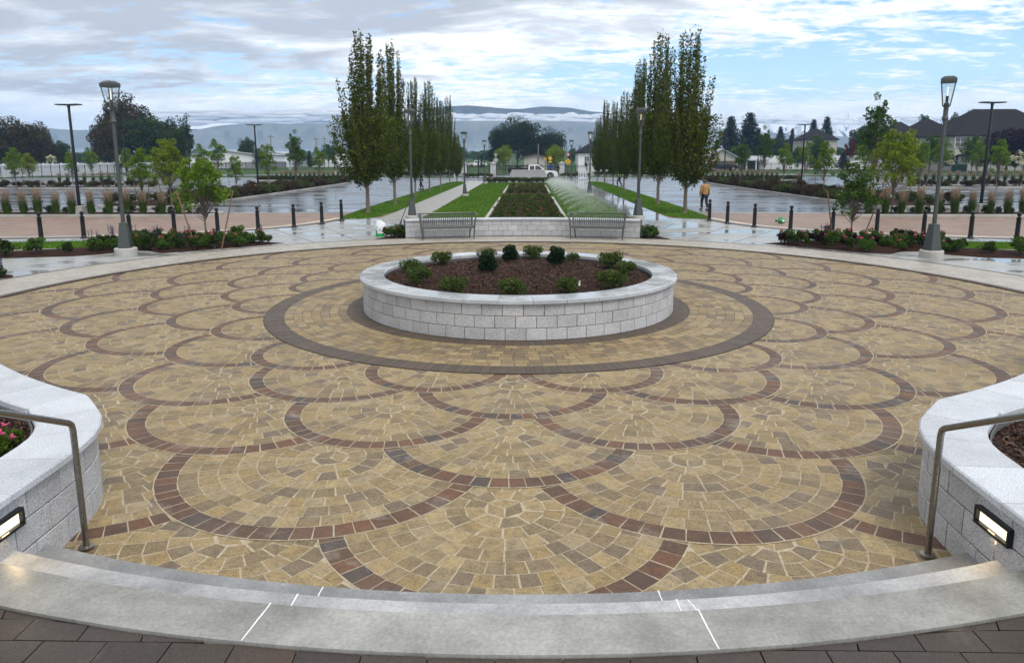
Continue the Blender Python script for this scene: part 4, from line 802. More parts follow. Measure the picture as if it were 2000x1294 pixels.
YT = [('d', 1688, 362, 1.2, 'young green tree in the back row left of the tall pointed tree'), ('e', 1776, 352, 1.15, 'yellow-green young tree in the back rows left of the right lantern lamp'), ('d', 1836, 352, 1.3, 'young green tree in the back rows just right of the right lantern lamp'), ('d', 1570, 352, 1.2, 'young green tree at the back of the right car park by the hedge pole'), ('c', 250, 352, 1.1, 'slim young tree in the back rows left of the bright green young tree'), ('d', 180, 350, 1.1, 'young green tree behind the far left grass row'), ('d', 32, 369, .98, 'young pale green tree at the far left beyond the grasses'), ('c', 144, 368, .92, 'slim young tree just behind the left front light pole'), ('d', 279, 402, .88, 'bright green young tree left of the staked bed tree, behind the tall grasses'), ('e', 336, 405, .92, 'broad young tree with leaning trunk behind the left front bed'),
    ('c', 463, 382, .8, 'young tree with white trunk beside the left hedge pole'), ('c', 526, 375, 1.05, 'slim pale young tree right of the left hedge pole'), ('f', 579, 361, .97, 'tallest young tree in the left hedge island'), ('d', 625, 356, 1.05, 'small airy young tree at the far end of the left hedge island'),
    ('f', 1447, 356, .82, 'slim young tree at the far end of the right hedge island'), ('f', 1491, 354, 1.08, 'tall full young tree in the middle of the right hedge island'), ('d', 1530, 360, 1.1, 'airy young tree left of the right hedge pole'), ('d', 1607, 377, 1.03, 'pale green young tree right of the right hedge pole'), ('e', 1740, 417, .98, 'big pale yellow-green young tree behind the right front bed'),
    ('c', 1794, 374, 1.06, 'slim young tree close left of the right lantern lamp'), ('d', 1946, 368, 1.12, 'young tree right of the right front light pole'), ('d', 1905, 350, 1.25, 'young tree left of the right front light pole, near the iron fence'), ('f', 1703, 378, 1.28, 'tall pointed dark young tree behind the right bed tree'), ('d', 428, 352, 1.35, 'small green tree in the lot left of the white shed'), ('d', 398, 356, 1.15, 'small green tree beyond the left bed tree'), ('e', 60, 360, .8, 'low yellow-green tree at the far left of the car park')]
for k, px, py, s, lb in YT:
    p = g(px, py); YK[k].place((p[0], p[1], -.03), rnd.uniform(0, 6), s, lb, 'young car park trees')
for px, py, tx, L, lb in [(270, 404, -.12, 1.5, 'thin stake left of the bright green young tree'), (291, 402, .1, 1.5, 'thin stake right of the bright green young tree'), (322, 402, -.3, 1.6, 'leaning stake at the broad young tree behind the left grasses'), (455, 384, -.35, 1.7, 'dark stake beside the white-trunked young tree'), (1723, 418, -.1, 1.7, 'leaning stake left of the big yellow-green young tree'), (1766, 408, .35, 1.8, 'leaning stake right of the big yellow-green young tree'), (1552, 372, .2, 1.6, 'thin stake near the right hedge pole'), (1592, 378, -.1, 1.5, 'short stake left of the pale tree in the right hedge')]:
    p = g(px, py); stake(p[0], p[1], tx, 0, L, lb, 'thin stakes of the car park trees')
FT = broad_tree('flowering_tree', 'cream', 21, 3.6, 2.1, .7, 900, .26, 26, .3, label='t', tr=.02, shell=.6); 
for o in [c for c in bpy.data.objects if c.parent == FT.o and c.name.startswith('crown')]:
    P, _ = crown_pts(1500, 26, (1.0, 1.0, 1.4), (0, 0, 2.0), 22, .34, .3); MB().quads(leaves(P, .24, .15)).build('foliage', LF['dk'], FT.o); o.name = 'blossom'
for px, py, s, lb in [(104.6, 342, 1.05, 'small tree with cream blossom in front of the left white fence'), (237, 338, 1.05, 'cream blossoming tree behind the left lantern lamp'), (1853, 336, 1.15, 'cream blossoming tree right of the right lantern lamp'), (1982, 340, 1.2, 'cream blossoming tree at the right edge by the iron fence')]:
    p = g(px, py); FT.place((p[0], p[1], -.04), rnd.uniform(0, 6), s, lb, 'small blossoming trees')

# --- far trees: built at their distance
def far(kind, px, ytop, Y, W=None, label='', group=None, base=-.06):
    top = gy(px, ytop, Y); h = top[2]-base; o = kind.o if not kind.used else kind.orig; H0 = o['h0']; W0 = o['w0']
    sz = h/H0; sx = (W*(Y+14.85)/FPX)/W0 if W else sz
    return kind.place((top[0], Y, base), rnd.uniform(0, 6), (sx, sx, sz), label, group)
def FK(*a, **k):
    K = broad_tree(*a, **k); K.o['h0'] = a[3]*.98; K.o['w0'] = a[4]; return K
BK = dict(dark=FK('broad_tree', 'dk', 31, 12, 12, .5, 13000, .48, 90, .30, shell=.3), dark2=FK('broad_tree', 'brownish', 32, 12, 12, .4, 13000, .46, 90, .30, shell=.3), willow=FK('willow_tree', 'willow', 33, 14, 16, .7, 20000, .42, 110, .27, shell=.3), yg=FK('broad_tree', 'young2', 34, 6, 6.5, 1.2, 5200, .26, 50, .30), green=FK('broad_tree', 'mid', 35, 10, 8, .8, 6500, .40, 60, .30, shell=.3), plum=FK('plum_tree', 'plum', 36, 8, 8, .3, 12000, .36, 70, .32, shell=.25), red=FK('red_tree', 'red', 37, 5, 4, .8, 2500, .26, 30, .3))
def conifer(seed, H, W, n=4200, narrow=1.0):
    r = random.Random(seed); t = empty('conifer_tree', (0, 0, 0), 'conifer', 'tree'); mb = MB().tube([(0, 0, -.06), (0, 0, H*.5), (0, 0, H*.97)], [.02*H, .013*H, .003*H], 7); P = []
    nb = 90
    for k in range(nb):
        u = (k/nb)**.85; z = H*(.10+.88*u); R_ = W/2*(1-u)**.8*r.uniform(.6, 1.12)+.08; a = k*2.4+r.uniform(-.5, .5); e = np.array([cos(a)*R_, sin(a)*R_, z-R_*.12]); mb.tube([(0, 0, z), tuple(e)], [.004*H, .001*H], 4)
        m_ = max(8, int(n/nb*(1.4*(1-u)+.25))); tt = RNG.uniform(.15, 1, m_); P.append(np.outer(1-tt, [0, 0, z])+np.outer(tt, e)+RNG.normal(0, 1, (m_, 3))*np.array([.055*W, .055*W, .022*H])*.6)
    mb.build('trunk', M['bark'], t); MB().quads(leaves(np.concatenate(P), .045*H, .016*H)).build('crown', LF['conifer'], t); t['h0'] = H*.98; t['w0'] = W*.8; return Kind(t)
BK['con'] = conifer(41, 12, 9, 7500); BK['con2'] = conifer(42, 10, 7, 6000); BK['slim'] = conifer(43, 8, 2.4, 2400)
pop = broad_tree('poplar_tree', 'dk', 44, 12, 2.6, 1.0, 2200, .3, 46, .2, shell=.2); pop.o['h0'] = 11.8; pop.o['w0'] = 2.6; BK['pop'] = pop
FAR = [('green', 1905, 262, 120, 50, 'leafy tree in front of the cream house beside the right front light pole'), ('green', 1600, 262, 160, 44, 'leafy green tree before the beige two-storey house'), ('green', 1822, 262, 122, 46, 'leafy green tree hiding the wall of the black hip roofed house'), ('green', 1770, 256, 126, 44, 'leafy green tree behind the big yellow-green young tree'), ('dark', 1730, 246, 140, 46, 'dark tree between the red tree and the lantern lamp'), ('green', 1560, 286, 150, 40, 'green tree in front of the carports on the right'), ('plum', 2010, 236, 118, 70, 'blackish plum tree cut by the right picture edge'), ('dark2', 20, 232, 150, 120, 'big bronze-leaved tree at the left edge of the picture'), ('dark2', 72, 241, 158, 66, 'bronze-green tree right of the big bronze tree at the left edge'), ('dark', 112, 271, 165, 50, 'small dark green tree right of the bronze trees'), ('dark', 82, 262, 172, 40, 'dark tree behind the bronze trees at far left'),
    ('dark2', 238, 188, 170, 120, 'highest big dark tree behind the left lantern lamp'), ('dark', 300, 216, 165, 130, 'wide dark tree right of the highest dark tree on the left'), ('dark2', 200, 232, 160, 70, 'dark tree left of the highest dark tree on the left'), ('dark', 335, 240, 160, 70, 'dark tree at the right end of the big dark group on the left'), ('pop', 361, 210, 155, 24, 'slender poplar at the right side of the big dark trees'),
    ('dark', 480, 264, 210, 38, 'dark round tree behind the left hedge pole'), ('green', 505, 288, 205, 30, 'small green tree right of the left hedge pole'), ('slim', 604, 294, 220, 16, 'small dark conifer between the hedge island trees on the left'), ('green', 640, 280, 230, 40, 'green tree behind the single-headed pole'), ('green', 580, 290, 240, 60, 'low green tree behind the left lawn'),
    ('willow', 1010, 223, 190, 106, 'huge dark willow in the middle beyond the gate'), ('willow', 1078, 247, 186, 72, 'lower right half of the dark willow group beyond the gate'), ('willow', 975, 240, 196, 50, 'left flank willow of the dark group beyond the gate'), ('dark', 1050, 258, 200, 80, 'dark tree filling behind the willows'), ('yg', 983, 282, 122, 42, 'bright yellow-green tree left of the gate signs'), ('yg', 1084, 281, 122, 44, 'bright yellow-green tree by the yellow crossing sign'),
    ('slim', 934, 304, 190, 5, 'small dark conifer left of the far lamp, first of two'), ('slim', 940, 305, 190, 6, 'small dark conifer left of the far lamp, second of two'), ('green', 925, 294, 420, 30, 'far dark tree above the green field'), ('pop', 1133, 279, 200, 12, 'thin tree beside the dark roofed house beyond the gate'), ('green', 1120, 288, 230, 26, 'green tree behind the far right lamp'), ('dark', 960, 289, 330, 60, 'far tree line tree behind the left lamp'),
    ('con', 1429, 228, 200, 60, 'left one of the two big dark conifers on the right'), ('con', 1466, 221, 205, 74, 'taller one of the two big dark conifers on the right'), ('con2', 1482, 252, 190, 36, 'bluish conifer in front of the tall dark conifers'), ('con2', 1400, 275, 215, 30, 'small dark conifer right of the hornbeams'), ('con', 1590, 234, 260, 40, 'conifer left of the beige two-storey house'), ('con', 1616, 229, 265, 46, 'conifer behind the beige two-storey house'), ('con2', 1548, 252, 250, 26, 'small conifer between the conifer groups'), ('con2', 1525, 248, 250, 34, 'dark conifer behind the right hedge trees'), ('green', 1445, 282, 190, 60, 'green tree below the tall conifers'), ('dark', 1515, 262, 220, 50, 'dark tree behind the right hedge island'),
    ('red', 1664, 268, 170, 26, 'dark red tree beside the beige house'), ('dark', 1688, 240, 190, 60, 'dark tree right of the red tree'), ('con2', 1592, 292, 165, 30, 'dark round conifer below the beige house'), ('con2', 1648, 298, 165, 34, 'dark conifer in front of the white fence on the right'), ('dark', 1700, 232, 200, 50, 'dark tree left of the dark roofs'), ('green', 1805, 222, 250, 40, 'dark green tree between the dark roofs'), ('dark', 1862, 214, 240, 46, 'dark tree behind the right dark roofs'), ('yg', 1895, 212, 225, 38, 'bright yellow-green tree between the dark roofs'), ('plum', 1975, 240, 128, 110, 'nearly black plum tree at the right edge'), ('plum', 1936, 258, 132, 52, 'small plum tree left of the nearly black one')]
for k, px, yt, Y, W, lb in FAR: far(BK[k], px, yt, Y, W, lb, 'trees beyond the car park')
for i, px in enumerate(range(-260, 2300, 46)):
    if 900 < px < 1130 or 380 < px < 660: continue
    far(BK['green' if i % 3 else 'dark'], px+rnd.uniform(-10, 10), 292+rnd.uniform(-6, 5), 280+rnd.uniform(-20, 60), 56, 'distant low tree in the hazy tree line along the horizon', 'trees of the distant tree line')

# --- planting islands with kerbs
def isl(poly, nm='planting_island', z=.07):
    if sum(poly[i][0]*poly[(i+1) % len(poly)][1]-poly[(i+1) % len(poly)][0]*poly[i][1] for i in range(len(poly))) > 0: poly = poly[::-1]
    P = Path(poly, True); mb = MB(); L_ = P.len; n = max(1, round(L_/3)); 
    for k in range(n): P.sweep(mb, [(.0, -.05), (.0, .10), (-.02, .12), (-.14, .12), (-.16, .10), (-.16, -.05)], L_*k/n+.006, L_*(k+1)/n-.006, .4)
    struct('kerb', mb, M['curb']); mb = MB().sheet([tuple(p-n_*.15) for p, n_ in zip(P.p, P.n)], z); struct('mulch', mb, M['soil'])
rr_ = lambda x0, x1, y0, y1, r=.5: smooth_poly([(x0+r, y0), (x1-r, y0), (x1, y0+r), (x1, y1-r), (x1-r, y1), (x0+r, y1), (x0, y1-r), (x0, y0+r)], 2)
for s in (-1, 1):
    q = lambda a, b: (a, b) if s > 0 else (-b, -a)
    isl(rr_(*q(16.4, 60), 22.9, 25.6)); isl(rr_(*q(21.0, 27.2), 29.5, 76, 1.4)); isl(rr_(*q(37.5, 58), 58.5, 62.5)); isl(rr_(*q(41, 62), 74.6, 78)); isl(rr_(*q(23.5, 37), 83, 89))

# --- feather reed grass
def reed(seed):
    t = empty('reed_grass', (0, 0, 0), 'clump', 'ornamental grass'); n = 420; a = RNG.uniform(0, 2*pi, n); r0 = RNG.uniform(0, .14, n); h = RNG.uniform(.45, .95, n); sp = RNG.uniform(.05, .26, n)
    b = np.stack([np.cos(a)*r0, np.sin(a)*r0, 0*a], 1); m_ = b+np.stack([np.cos(a)*sp*.35, np.sin(a)*sp*.35, h*.6], 1); e = b+np.stack([np.cos(a)*sp, np.sin(a)*sp, h], 1); w = np.stack([-np.sin(a), np.cos(a), 0*a], 1)*.006
    MB().quads(np.concatenate([np.stack([b-w, b+w, m_+w, m_-w], 1), np.stack([m_-w, m_+w, e+w*.2, e-w*.2], 1)])).build('blades', M_['reed'], t)
    n = 95; a = RNG.uniform(0, 2*pi, n); lean = RNG.normal(.05, .05, n); q = []
    for k in range(n):
        x, y = cos(a[k])*RNG.uniform(.03, .2), sin(a[k])*RNG.uniform(.03, .2); H_ = RNG.uniform(1.0, 1.34); z = np.linspace(H_-.42, H_, 9); q.append(np.stack([x*(z/.9)+lean[k]*z*.6, y*(z/.9)+0*z, z], 1)+RNG.normal(0, .012, (9, 3)))
    MB().quads(leaves(np.concatenate(q), .085, .022, 1.6)).build('plumes', M_['plume'], t); return Kind(t)
M_ = LF
RK = [reed(1), reed(2), reed(3)]
def reeds(pts, grp, wh, s=1.0, z=.07):
    for i, (x, y) in enumerate(pts): RK[rnd.randrange(3)].place((x, y, z), rnd.uniform(0, 6), s*rnd.uniform(.9, 1.1), wh, grp)
gp = lambda xs, y: [g(x, y)[:2] for x in xs]
reeds(gp([-22, 14, 47, 76, 111, 142, 179, 215, 249, 281, 318, 349], 422), 'tall grasses in the left front island', 'tall feathery reed grass clump with tan plumes in the left front island')
reeds(gp([1695, 1728, 1760, 1794, 1831, 1863, 1896, 1933, 1966, 1996, 2030], 421), 'tall grasses in the right front island', 'tall feathery reed grass clump with tan plumes in the right front island')
reeds(gp([117, 133, 166, 183, 199, 214, 232, 252, 304, 320], 358.5), 'grasses in the far left island', 'feathery grass clump in the far left car park island')
reeds(gp([541+i*9.2 for i in range(15)], 353), 'grasses behind the left hedge island', 'feathery grass clump in the row behind the left hedge island')
reeds(gp([1392+i*9.6 for i in range(14)], 352.5), 'grasses behind the right hedge island', 'feathery grass clump in the row behind the right hedge island')
reeds(gp([1560, 1700]+[1714+i*15.5 for i in range(19)], 357), 'grasses in the far right island', 'feathery grass clump in the far right car park island')

# --- shrubs
def shrub(name, lf, seed, H, W, n, ls, cat='shrub', fl=None, nf=0, fs=.06, spikes=0, clr=.34):
    t = empty(name, (0, 0, 0), 'shrub', cat); P, C_ = crown_pts(n, 16, (W/2, W/2, H/2), (0, 0, H*.5), seed, clr, .25, -.9); P[:, 2] = np.maximum(P[:, 2], .01); mb = MB()
    for c in C_[:9]: mb.tube(bez((0, 0, -.03), (c[0]*.4, c[1]*.4, c[2]*.5), tuple(c), 4), [.012*H/.5, .009*H/.5, .007*H/.5, .003], 4)
    mb.build('stems', M['bark'], t); MB().quads(leaves(P, ls, ls*.6)).build('foliage', LF[lf], t)
    if fl:
        top = P[np.argsort(-(P[:, 2]/H+np.hypot(P[:, 0], P[:, 1])/W*.8))[:nf*3]]; top = top[RNG.permutation(len(top))[:nf]]+np.array([0, 0, .02]); [MB().quads(leaves(np.repeat(b_[None], 7, 0)+RNG.normal(0, fs*.3, (7, 3)), fs, fs*.7)).build('bloom', LF[fl], t) for b_ in top]
    if spikes:
        q = []
        for k in range(spikes):
            a = RNG.uniform(0, 6.28); r = W*.4*RNG.uniform(0, 1); x, y = cos(a)*r, sin(a)*r; z = np.linspace(H*.8, H*RNG.uniform(1.25, 1.6), 22); q = np.stack([x+0*z, y+0*z, z], 1)+RNG.normal(0, .008, (22, 3)); MB().quads(leaves(q, .04, .02, .6)).build('flower_spike', LF['purple'], t)
    return Kind(t)
SH = dict(hedge=shrub('hedge_shrub', 'hedge', 51, .8, 1.5, 1500, .10, clr=.42), barb=shrub('hedge_shrub', 'hedger', 52, .85, 1.5, 1500, .10, clr=.42), mid=shrub('green_shrub', 'mid', 53, .55, .75, 800, .07), dk=shrub('green_shrub', 'dk', 54, .5, .7, 800, .06),
    rose=shrub('rose_bush', 'olive', 55, .36, .62, 1600, .045, 'rose bush', clr=.45), ever=shrub('evergreen_shrub', 'box', 56, .42, .52, 5000, .035, 'shrub', clr=.42), bedrose=shrub('rose_bush', 'olive', 57, .5, .85, 900, .075, 'rose bush', 'rose', 2, .06), peren=shrub('perennial_plant', 'mid', 58, .42, .66, 900, .06, 'flowering plant', 'pink', 4, .045), peren2=shrub('perennial_plant', 'dk', 59, .5, .55, 600, .07, 'flowering plant', 'hot', 2, .045),
    salvia=shrub('salvia_plant', 'dk', 60, .45, .5, 500, .06, 'flowering plant', spikes=7), red=shrub('red_leaved_plant', 'plum', 61, .5, .55, 500, .09, 'flowering plant'), lav=shrub('lavender_plant', 'dk', 62, .32, .45, 500, .05, 'flowering plant', spikes=16), beg=shrub('begonia_plant', 'mid', 63, .16, .26, 70, .10, 'flowering plant', 'hot', 2, .05, clr=.4))
def put(k, x, y, z=0, s=1.0, lb=None, gr=None): return SH[k].place((x, y, z), rnd.uniform(0, 6.28), s, lb, gr)
for px, py, k, s, lb in [(994.5, 511.5, 'ever', 1.0, 'dark clipped evergreen ball near the far rim of the round planter'), (950, 536, 'ever', 1.05, 'dark clipped evergreen ball left of the centre of the round planter'), (1089, 521, 'ever', 1.08, 'dark clipped evergreen ball right of the centre of the round planter'),
        (801, 529, 'rose', .85, 'rose bush at the far left end of the round planter'), (816.5, 551, 'rose', 1.0, 'round olive rose bush at the left front of the round planter'), (864, 515, 'rose', .95, 'loose rose bush at the back left of the round planter'), (942.5, 501, 'rose', .85, 'yellowish rose bush at the far rim left of the evergreen ball'), (1045, 500, 'rose', 1.0, 'full rose bush at the far rim of the round planter'), (1127, 505, 'rose', .62, 'small rose bush at the back right rim of the round planter'), (1193, 521, 'rose', 1.1, 'tall rose bush with one pink bloom at the right of the round planter'), (1222, 534, 'rose', .85, 'spreading rose bush at the right end of the round planter'), (1194.5, 560, 'rose', 1.05, 'dark rose bush at the right front of the round planter'), (887, 571, 'rose', 1.0, 'rose bush at the front rim left of centre in the round planter'), (1002, 577, 'rose', 1.0, 'rose bush at the front rim in the middle of the round planter'), (1109, 569, 'rose', .85, 'rose bush beside the white tag at the front rim of the round planter')]:
    p = g(px, py, .66); r_ = hypot(p[0], p[1]); f = min(1, 2.42/r_); put(k, p[0]*f, p[1]*f, .60+.10*sin((1-min(1, r_*f/2.73))*pi/2), s, lb, 'shrubs in the round planter')
p = g(1131, 552, .72); tag(MB().bbox((p[0], p[1]-.1, .73), (.035, .004, .10), .0015).build('plant_tag', M['white']), 'small white plant tag standing in the bark of the round planter', 'plant tag')
# hedges of the long divider islands
for s, w in ((-1, 'left'), (1, 'right')):
    for i in range(46):
        y = 31+i*.97; put('hedge' if (i//5) % 2 else 'barb', s*(21.9+rnd.uniform(-.12, .12)), y, .05, rnd.uniform(.85, 1.15), 'low green and bronze shrub in the hedge along the %s divider island' % w, 'hedge shrubs of the %s divider island' % w)
    for i in range(22):
        put('hedge' if i % 4 else 'barb', s*(26+rnd.uniform(-.3, .3)), 31+i*2.0, .05, rnd.uniform(.8, 1.1), 'low shrub along the outer side of the %s divider island' % w, 'outer shrubs of the %s divider island' % w)
    for i in range(18): put('barb' if i % 3 else 'hedge', s*(38.5+i*1.05), 60+rnd.uniform(-.6, .6), .05, rnd.uniform(.8, 1.1), 'low bronze shrub in the second %s car park island' % w, 'shrubs of the second %s car park island' % w)
    for i in range(16): put('dk', s*(17.6+i*.75), 24.6+rnd.uniform(-.3, .3), .05, rnd.uniform(.7, 1.1), 'low dark shrub between the tall grasses of the %s front island' % w, 'low shrubs of the %s front island' % w)
    for i in range(16): put('hedge', s*(24+i*.8), 84+rnd.uniform(-.4, .4), .05, rnd.uniform(.8, 1.1), 'low shrub in front of the far grasses on the %s' % w, 'shrubs in front of the far %s grasses' % w)

# --- the two rose beds on the axis
for nm, y0, y1, rows in (('nearer', 15.0, 40.0, 15), ('farther', 46.8, 63.4, 9)):
    struct('mulch', MB().sheet([(-1.75, y0), (1.98, y0), (1.98, y1), (-1.75, y1)], .012), M['soil'])
    for x, w in ((-1.83, 'left'), (2.05, 'right')): tag(MB().bbox((x, (y0+y1)/2, .05), (.16, y1-y0, .16), .015).build('bed_kerb', M['curb']), 'pale concrete kerb along the %s side of the %s rose bed' % (w, nm), 'kerb')
    struct('kerb', MB().bbox((.11, y1+.08, .04), (4.04, .14, .14), .012), M['curb'])
    for r_ in range(rows):
        for c in range(5):
            put('bedrose', -1.3+c*.71+rnd.uniform(-.12, .12), y0+.7+(y1-y0-1.2)*r_/(rows-1)+rnd.uniform(-.3, .3), .01, rnd.uniform(.7, 1.05), 'dense rose bush with faded orange blooms in the %s rose bed' % nm, 'rose bushes of the %s rose bed' % nm)
for i in range(13): put('hedge', -4.6+i*.75, 76+rnd.uniform(-.15, .15), -.02, 1.0, 'low bronze shrub in the row in front of the stone monument', 'shrubs in front of the stone monument')

# --- front flower beds
def front_bed(s):
    w = 'left' if s < 0 else 'right'
    poly = [(8.5, 11.1), (9.3, 10.25), (10.1, 9.5), (10.9, 8.75), (11.6, 8.25), (12.0, 8.9), (12.9, 8.9), (13.4, 8.0), (14.0, 7.5), (16.0, 7.0), (18, 6.6), (18, 7.9), (15.2, 8.8), (14.2, 10.0), (14.5, 11.6), (13.2, 12.2), (11.6, 12.35), (10.0, 11.85)]
    poly = [(s*x, y) for x, y in poly]; mound(poly, .0, .12, None, 'mulch').update_tag(); o = [x for x in bpy.data.objects if x.name.startswith('mulch') and x.parent is None][-1]; tag(o, kind='structure')
    for ob in bpy.data.objects:
        if ob.name.startswith('mulch') and ob.parent is None and 'kind' not in ob: ob['kind'] = 'structure'
    n = 0; spots = []; tr = 0
    while n < 62 and tr < 4000:
        tr += 1; x = s*rnd.uniform(8.9, 14.2); y = rnd.uniform(8.4, 12.0)
        if not inside(poly, x, y) or hypot(x-s*12.5, y-7.8) < .75 or any(hypot(x-a, y-b) < .30 for a, b in spots): continue
        spots.append((x, y)); n += 1; k = rnd.choice(['peren', 'peren', 'peren2', 'salvia', 'red', 'dk', 'mid', 'peren'] if s > 0 else ['peren', 'peren', 'peren2', 'peren', 'salvia', 'dk', 'mid', 'peren'])
        put(k, x, y, .04, rnd.uniform(.75, 1.1), {'peren': 'pink flowering plant with green leaves in the %s front bed', 'peren2': 'dark leaved plant with magenta blooms in the %s front bed', 'salvia': 'salvia with dark purple flower spikes in the %s front bed', 'red': 'dark red leaved plant in the %s front bed', 'dk': 'low dark green shrub in the %s front bed', 'mid': 'low bright green shrub in the %s front bed'}[k] % w, '%s of the %s front bed' % ({'peren': 'pink flowers', 'peren2': 'magenta flowers', 'salvia': 'purple salvias', 'red': 'red leaved plants', 'dk': 'dark shrubs', 'mid': 'green shrubs'}[k], w))
    for i, (x, y) in enumerate([(13.7, 8.3), (14.5, 8.0), (15.3, 7.7), (16.1, 7.45), (16.9, 7.3), (14.0, 9.2), (17.6, 7.1)]): put('dk' if i % 2 else 'mid', s*x, y, .03, rnd.uniform(.8, 1.2), 'green shrub with a few blooms, %s outwards from the %s front lantern lamp' % (ORD[i], w), 'shrubs along the %s front lawn' % w)
    tag(Path([(s*15.25, 8.95), (s*17.6, 8.22), (s*20, 7.75), (s*26, 7.2)]).sweep(MB(), [(-.05, -.02), (-.05, .07), (.05, .07), (.05, -.02)]).build('lawn_edging', M['curb']), 'pale edging strip between the %s front lawn and its shrubs' % w, 'edging')
front_bed(-1); front_bed(1)
for s, w in ((-1, 'left'), (1, 'right')):   # small beds at the ends of the bench wall
    pl = [(s*4.55, 12.62), (s*5.6, 12.25), (s*5.3, 13.0), (s*4.85, 13.9), (s*4.45, 13.6)]; o = mound(pl, .0, .07, None, 'mulch'); o['kind'] = 'structure'
    for i in range(9):
        x, y = s*rnd.uniform(4.6, 5.25), rnd.uniform(12.6, 13.5)
        k = ['peren2', 'mid', 'salvia'][i % 3]; put(k, x, y, .03, rnd.uniform(.6, .95), {'peren2': 'small plant with red blooms at the %s end of the bench wall', 'mid': 'green leafy plant at the %s end of the bench wall', 'salvia': 'purple spiked plant at the %s end of the bench wall'}[k] % w, '%s at the %s end of the bench wall' % ({'peren2': 'red blooms', 'mid': 'leafy plants', 'salvia': 'purple spikes'}[k], w))
p = g(4, 542); put('lav', p[0]-.1, p[1], .0, 1.1, 'purple lavender tuft at the left edge of the picture', 'lavender tufts at the left edge'); put('lav', p[0]-.45, p[1]+.25, 0, 1.0, 'purple lavender tuft at the left edge of the picture', 'lavender tufts at the left edge')
o = mound([(p[0]+.28, p[1]+.02), (p[0]+.0, p[1]+.4), (p[0]-1.4, p[1]+.9), (p[0]-1.6, p[1]-.3), (p[0]-.2, p[1]-.25)], 0, .05, None, 'mulch'); o['kind'] = 'structure'
for px, py, z, s, lb in [(24, 872, .61, 1.0, 'pink begonia with glossy leaves in the left foreground planter'), (-2, 893, .61, .9, 'pink begonia at the picture edge in the left foreground planter')]:
    p = g(px, py, z); put('beg', p[0], p[1], z, s, lb, 'begonias in the left foreground planter')
p = g(2005, 828, .62); SH['mid'].place((p[0]+.12, p[1], .6), 0, .32, 'small green plant at the right edge in the right foreground planter')

# ------------------------------------------------------------------ fences
def iron_fence(pts, label, H=1.9, step=2.4):
    P = Path(pts); t = empty('iron_fence', (*pts[0], -.06), label, 'fence'); off = Vector((pts[0][0], pts[0][1], -.06)); mb = MB(); n = int(P.len/step)
    for z in (.25, H-.35, H-.12):
        P.sweep(mb, [(-.015, z-.02), (-.015, z+.02), (.015, z+.02), (.015, z-.02)], 0, None, 3)
    k = 0.0
    while k < P.len: p, _ = P.at(k); mb.box((p.x, p.y, H/2+.06), (.022, .022, H-.06)); k += .16
    os = [mb.build('railing', M['iron'])]; n = min(95, n)
    for i in range(n+1):
        p, _ = P.at(P.len*i/n); os.append(MB().box((p.x, p.y, H/2), (.075, .075, H+.1)).lathe([(.05, H+.05), (.06, H+.08), (.01, H+.13)], 8, (p.x, p.y)).build('post', M['iron']))
    for o in os: o.parent = t; o.location = (-off.x, -off.y, 0)
iron_fence([(-79.5, 60), (-80, 100), (-80, 190), (-80, 262)], 'long black iron picket fence along the left side of the car park')
iron_fence([(46, 141), (80, 140), (125, 139)], 'black iron picket fence along the back of the right car park')
iron_fence([(-74, 166), (-40, 168), (-14, 166)], 'black iron picket fence across the lawn in front of the white building')
def vinyl_fence(pts, H, label, z=-.06):
    P = Path(pts); t = empty('vinyl_fence', (*pts[0], z), label, 'fence'); mb = MB(); P.sweep(mb, [(-.03, .06), (-.03, H-.08), (.03, H-.08), (.03, .06)], 0, None, 2.4); P.sweep(mb, [(-.05, H-.1), (-.05, H), (.05, H), (.05, H-.1)], 0, None, 2.4); P.sweep(mb, [(-.05, .05), (-.05, .18), (.05, .18), (.05, .05)], 0, None, 2.4)
    k = 0
    while k < P.len: p, n = P.at(k); mb.box((p.x, p.y, H/2), (.012, .075, H-.3), atan2(n.y, n.x)); k += .3
    os = [mb.build('panels', M['white'])]; n = max(2, int(P.len/2.5)); 
    for i in range(min(n, 90)+1):
        p, _ = P.at(P.len*i/min(n, 90)); os.append(MB().box((p.x, p.y, H/2+.05), (.14, .14, H+.1)).lathe([(.11, H+.1), (.11, H+.13), (.01, H+.2)], 4, (p.x, p.y), rot=pi/4).build('post', M['white']))
    for o in os: o.parent = t; o.location = (-pts[0][0], -pts[0][1], 0)
vinyl_fence([(-83.5, 70), (-84, 105), (-84.5, 170)], 2.1, 'long white vinyl fence behind the left iron fence')
vinyl_fence([(58, 172), (100, 168), (150, 165)], 3.4, 'tall white vinyl fence below the houses on the right')

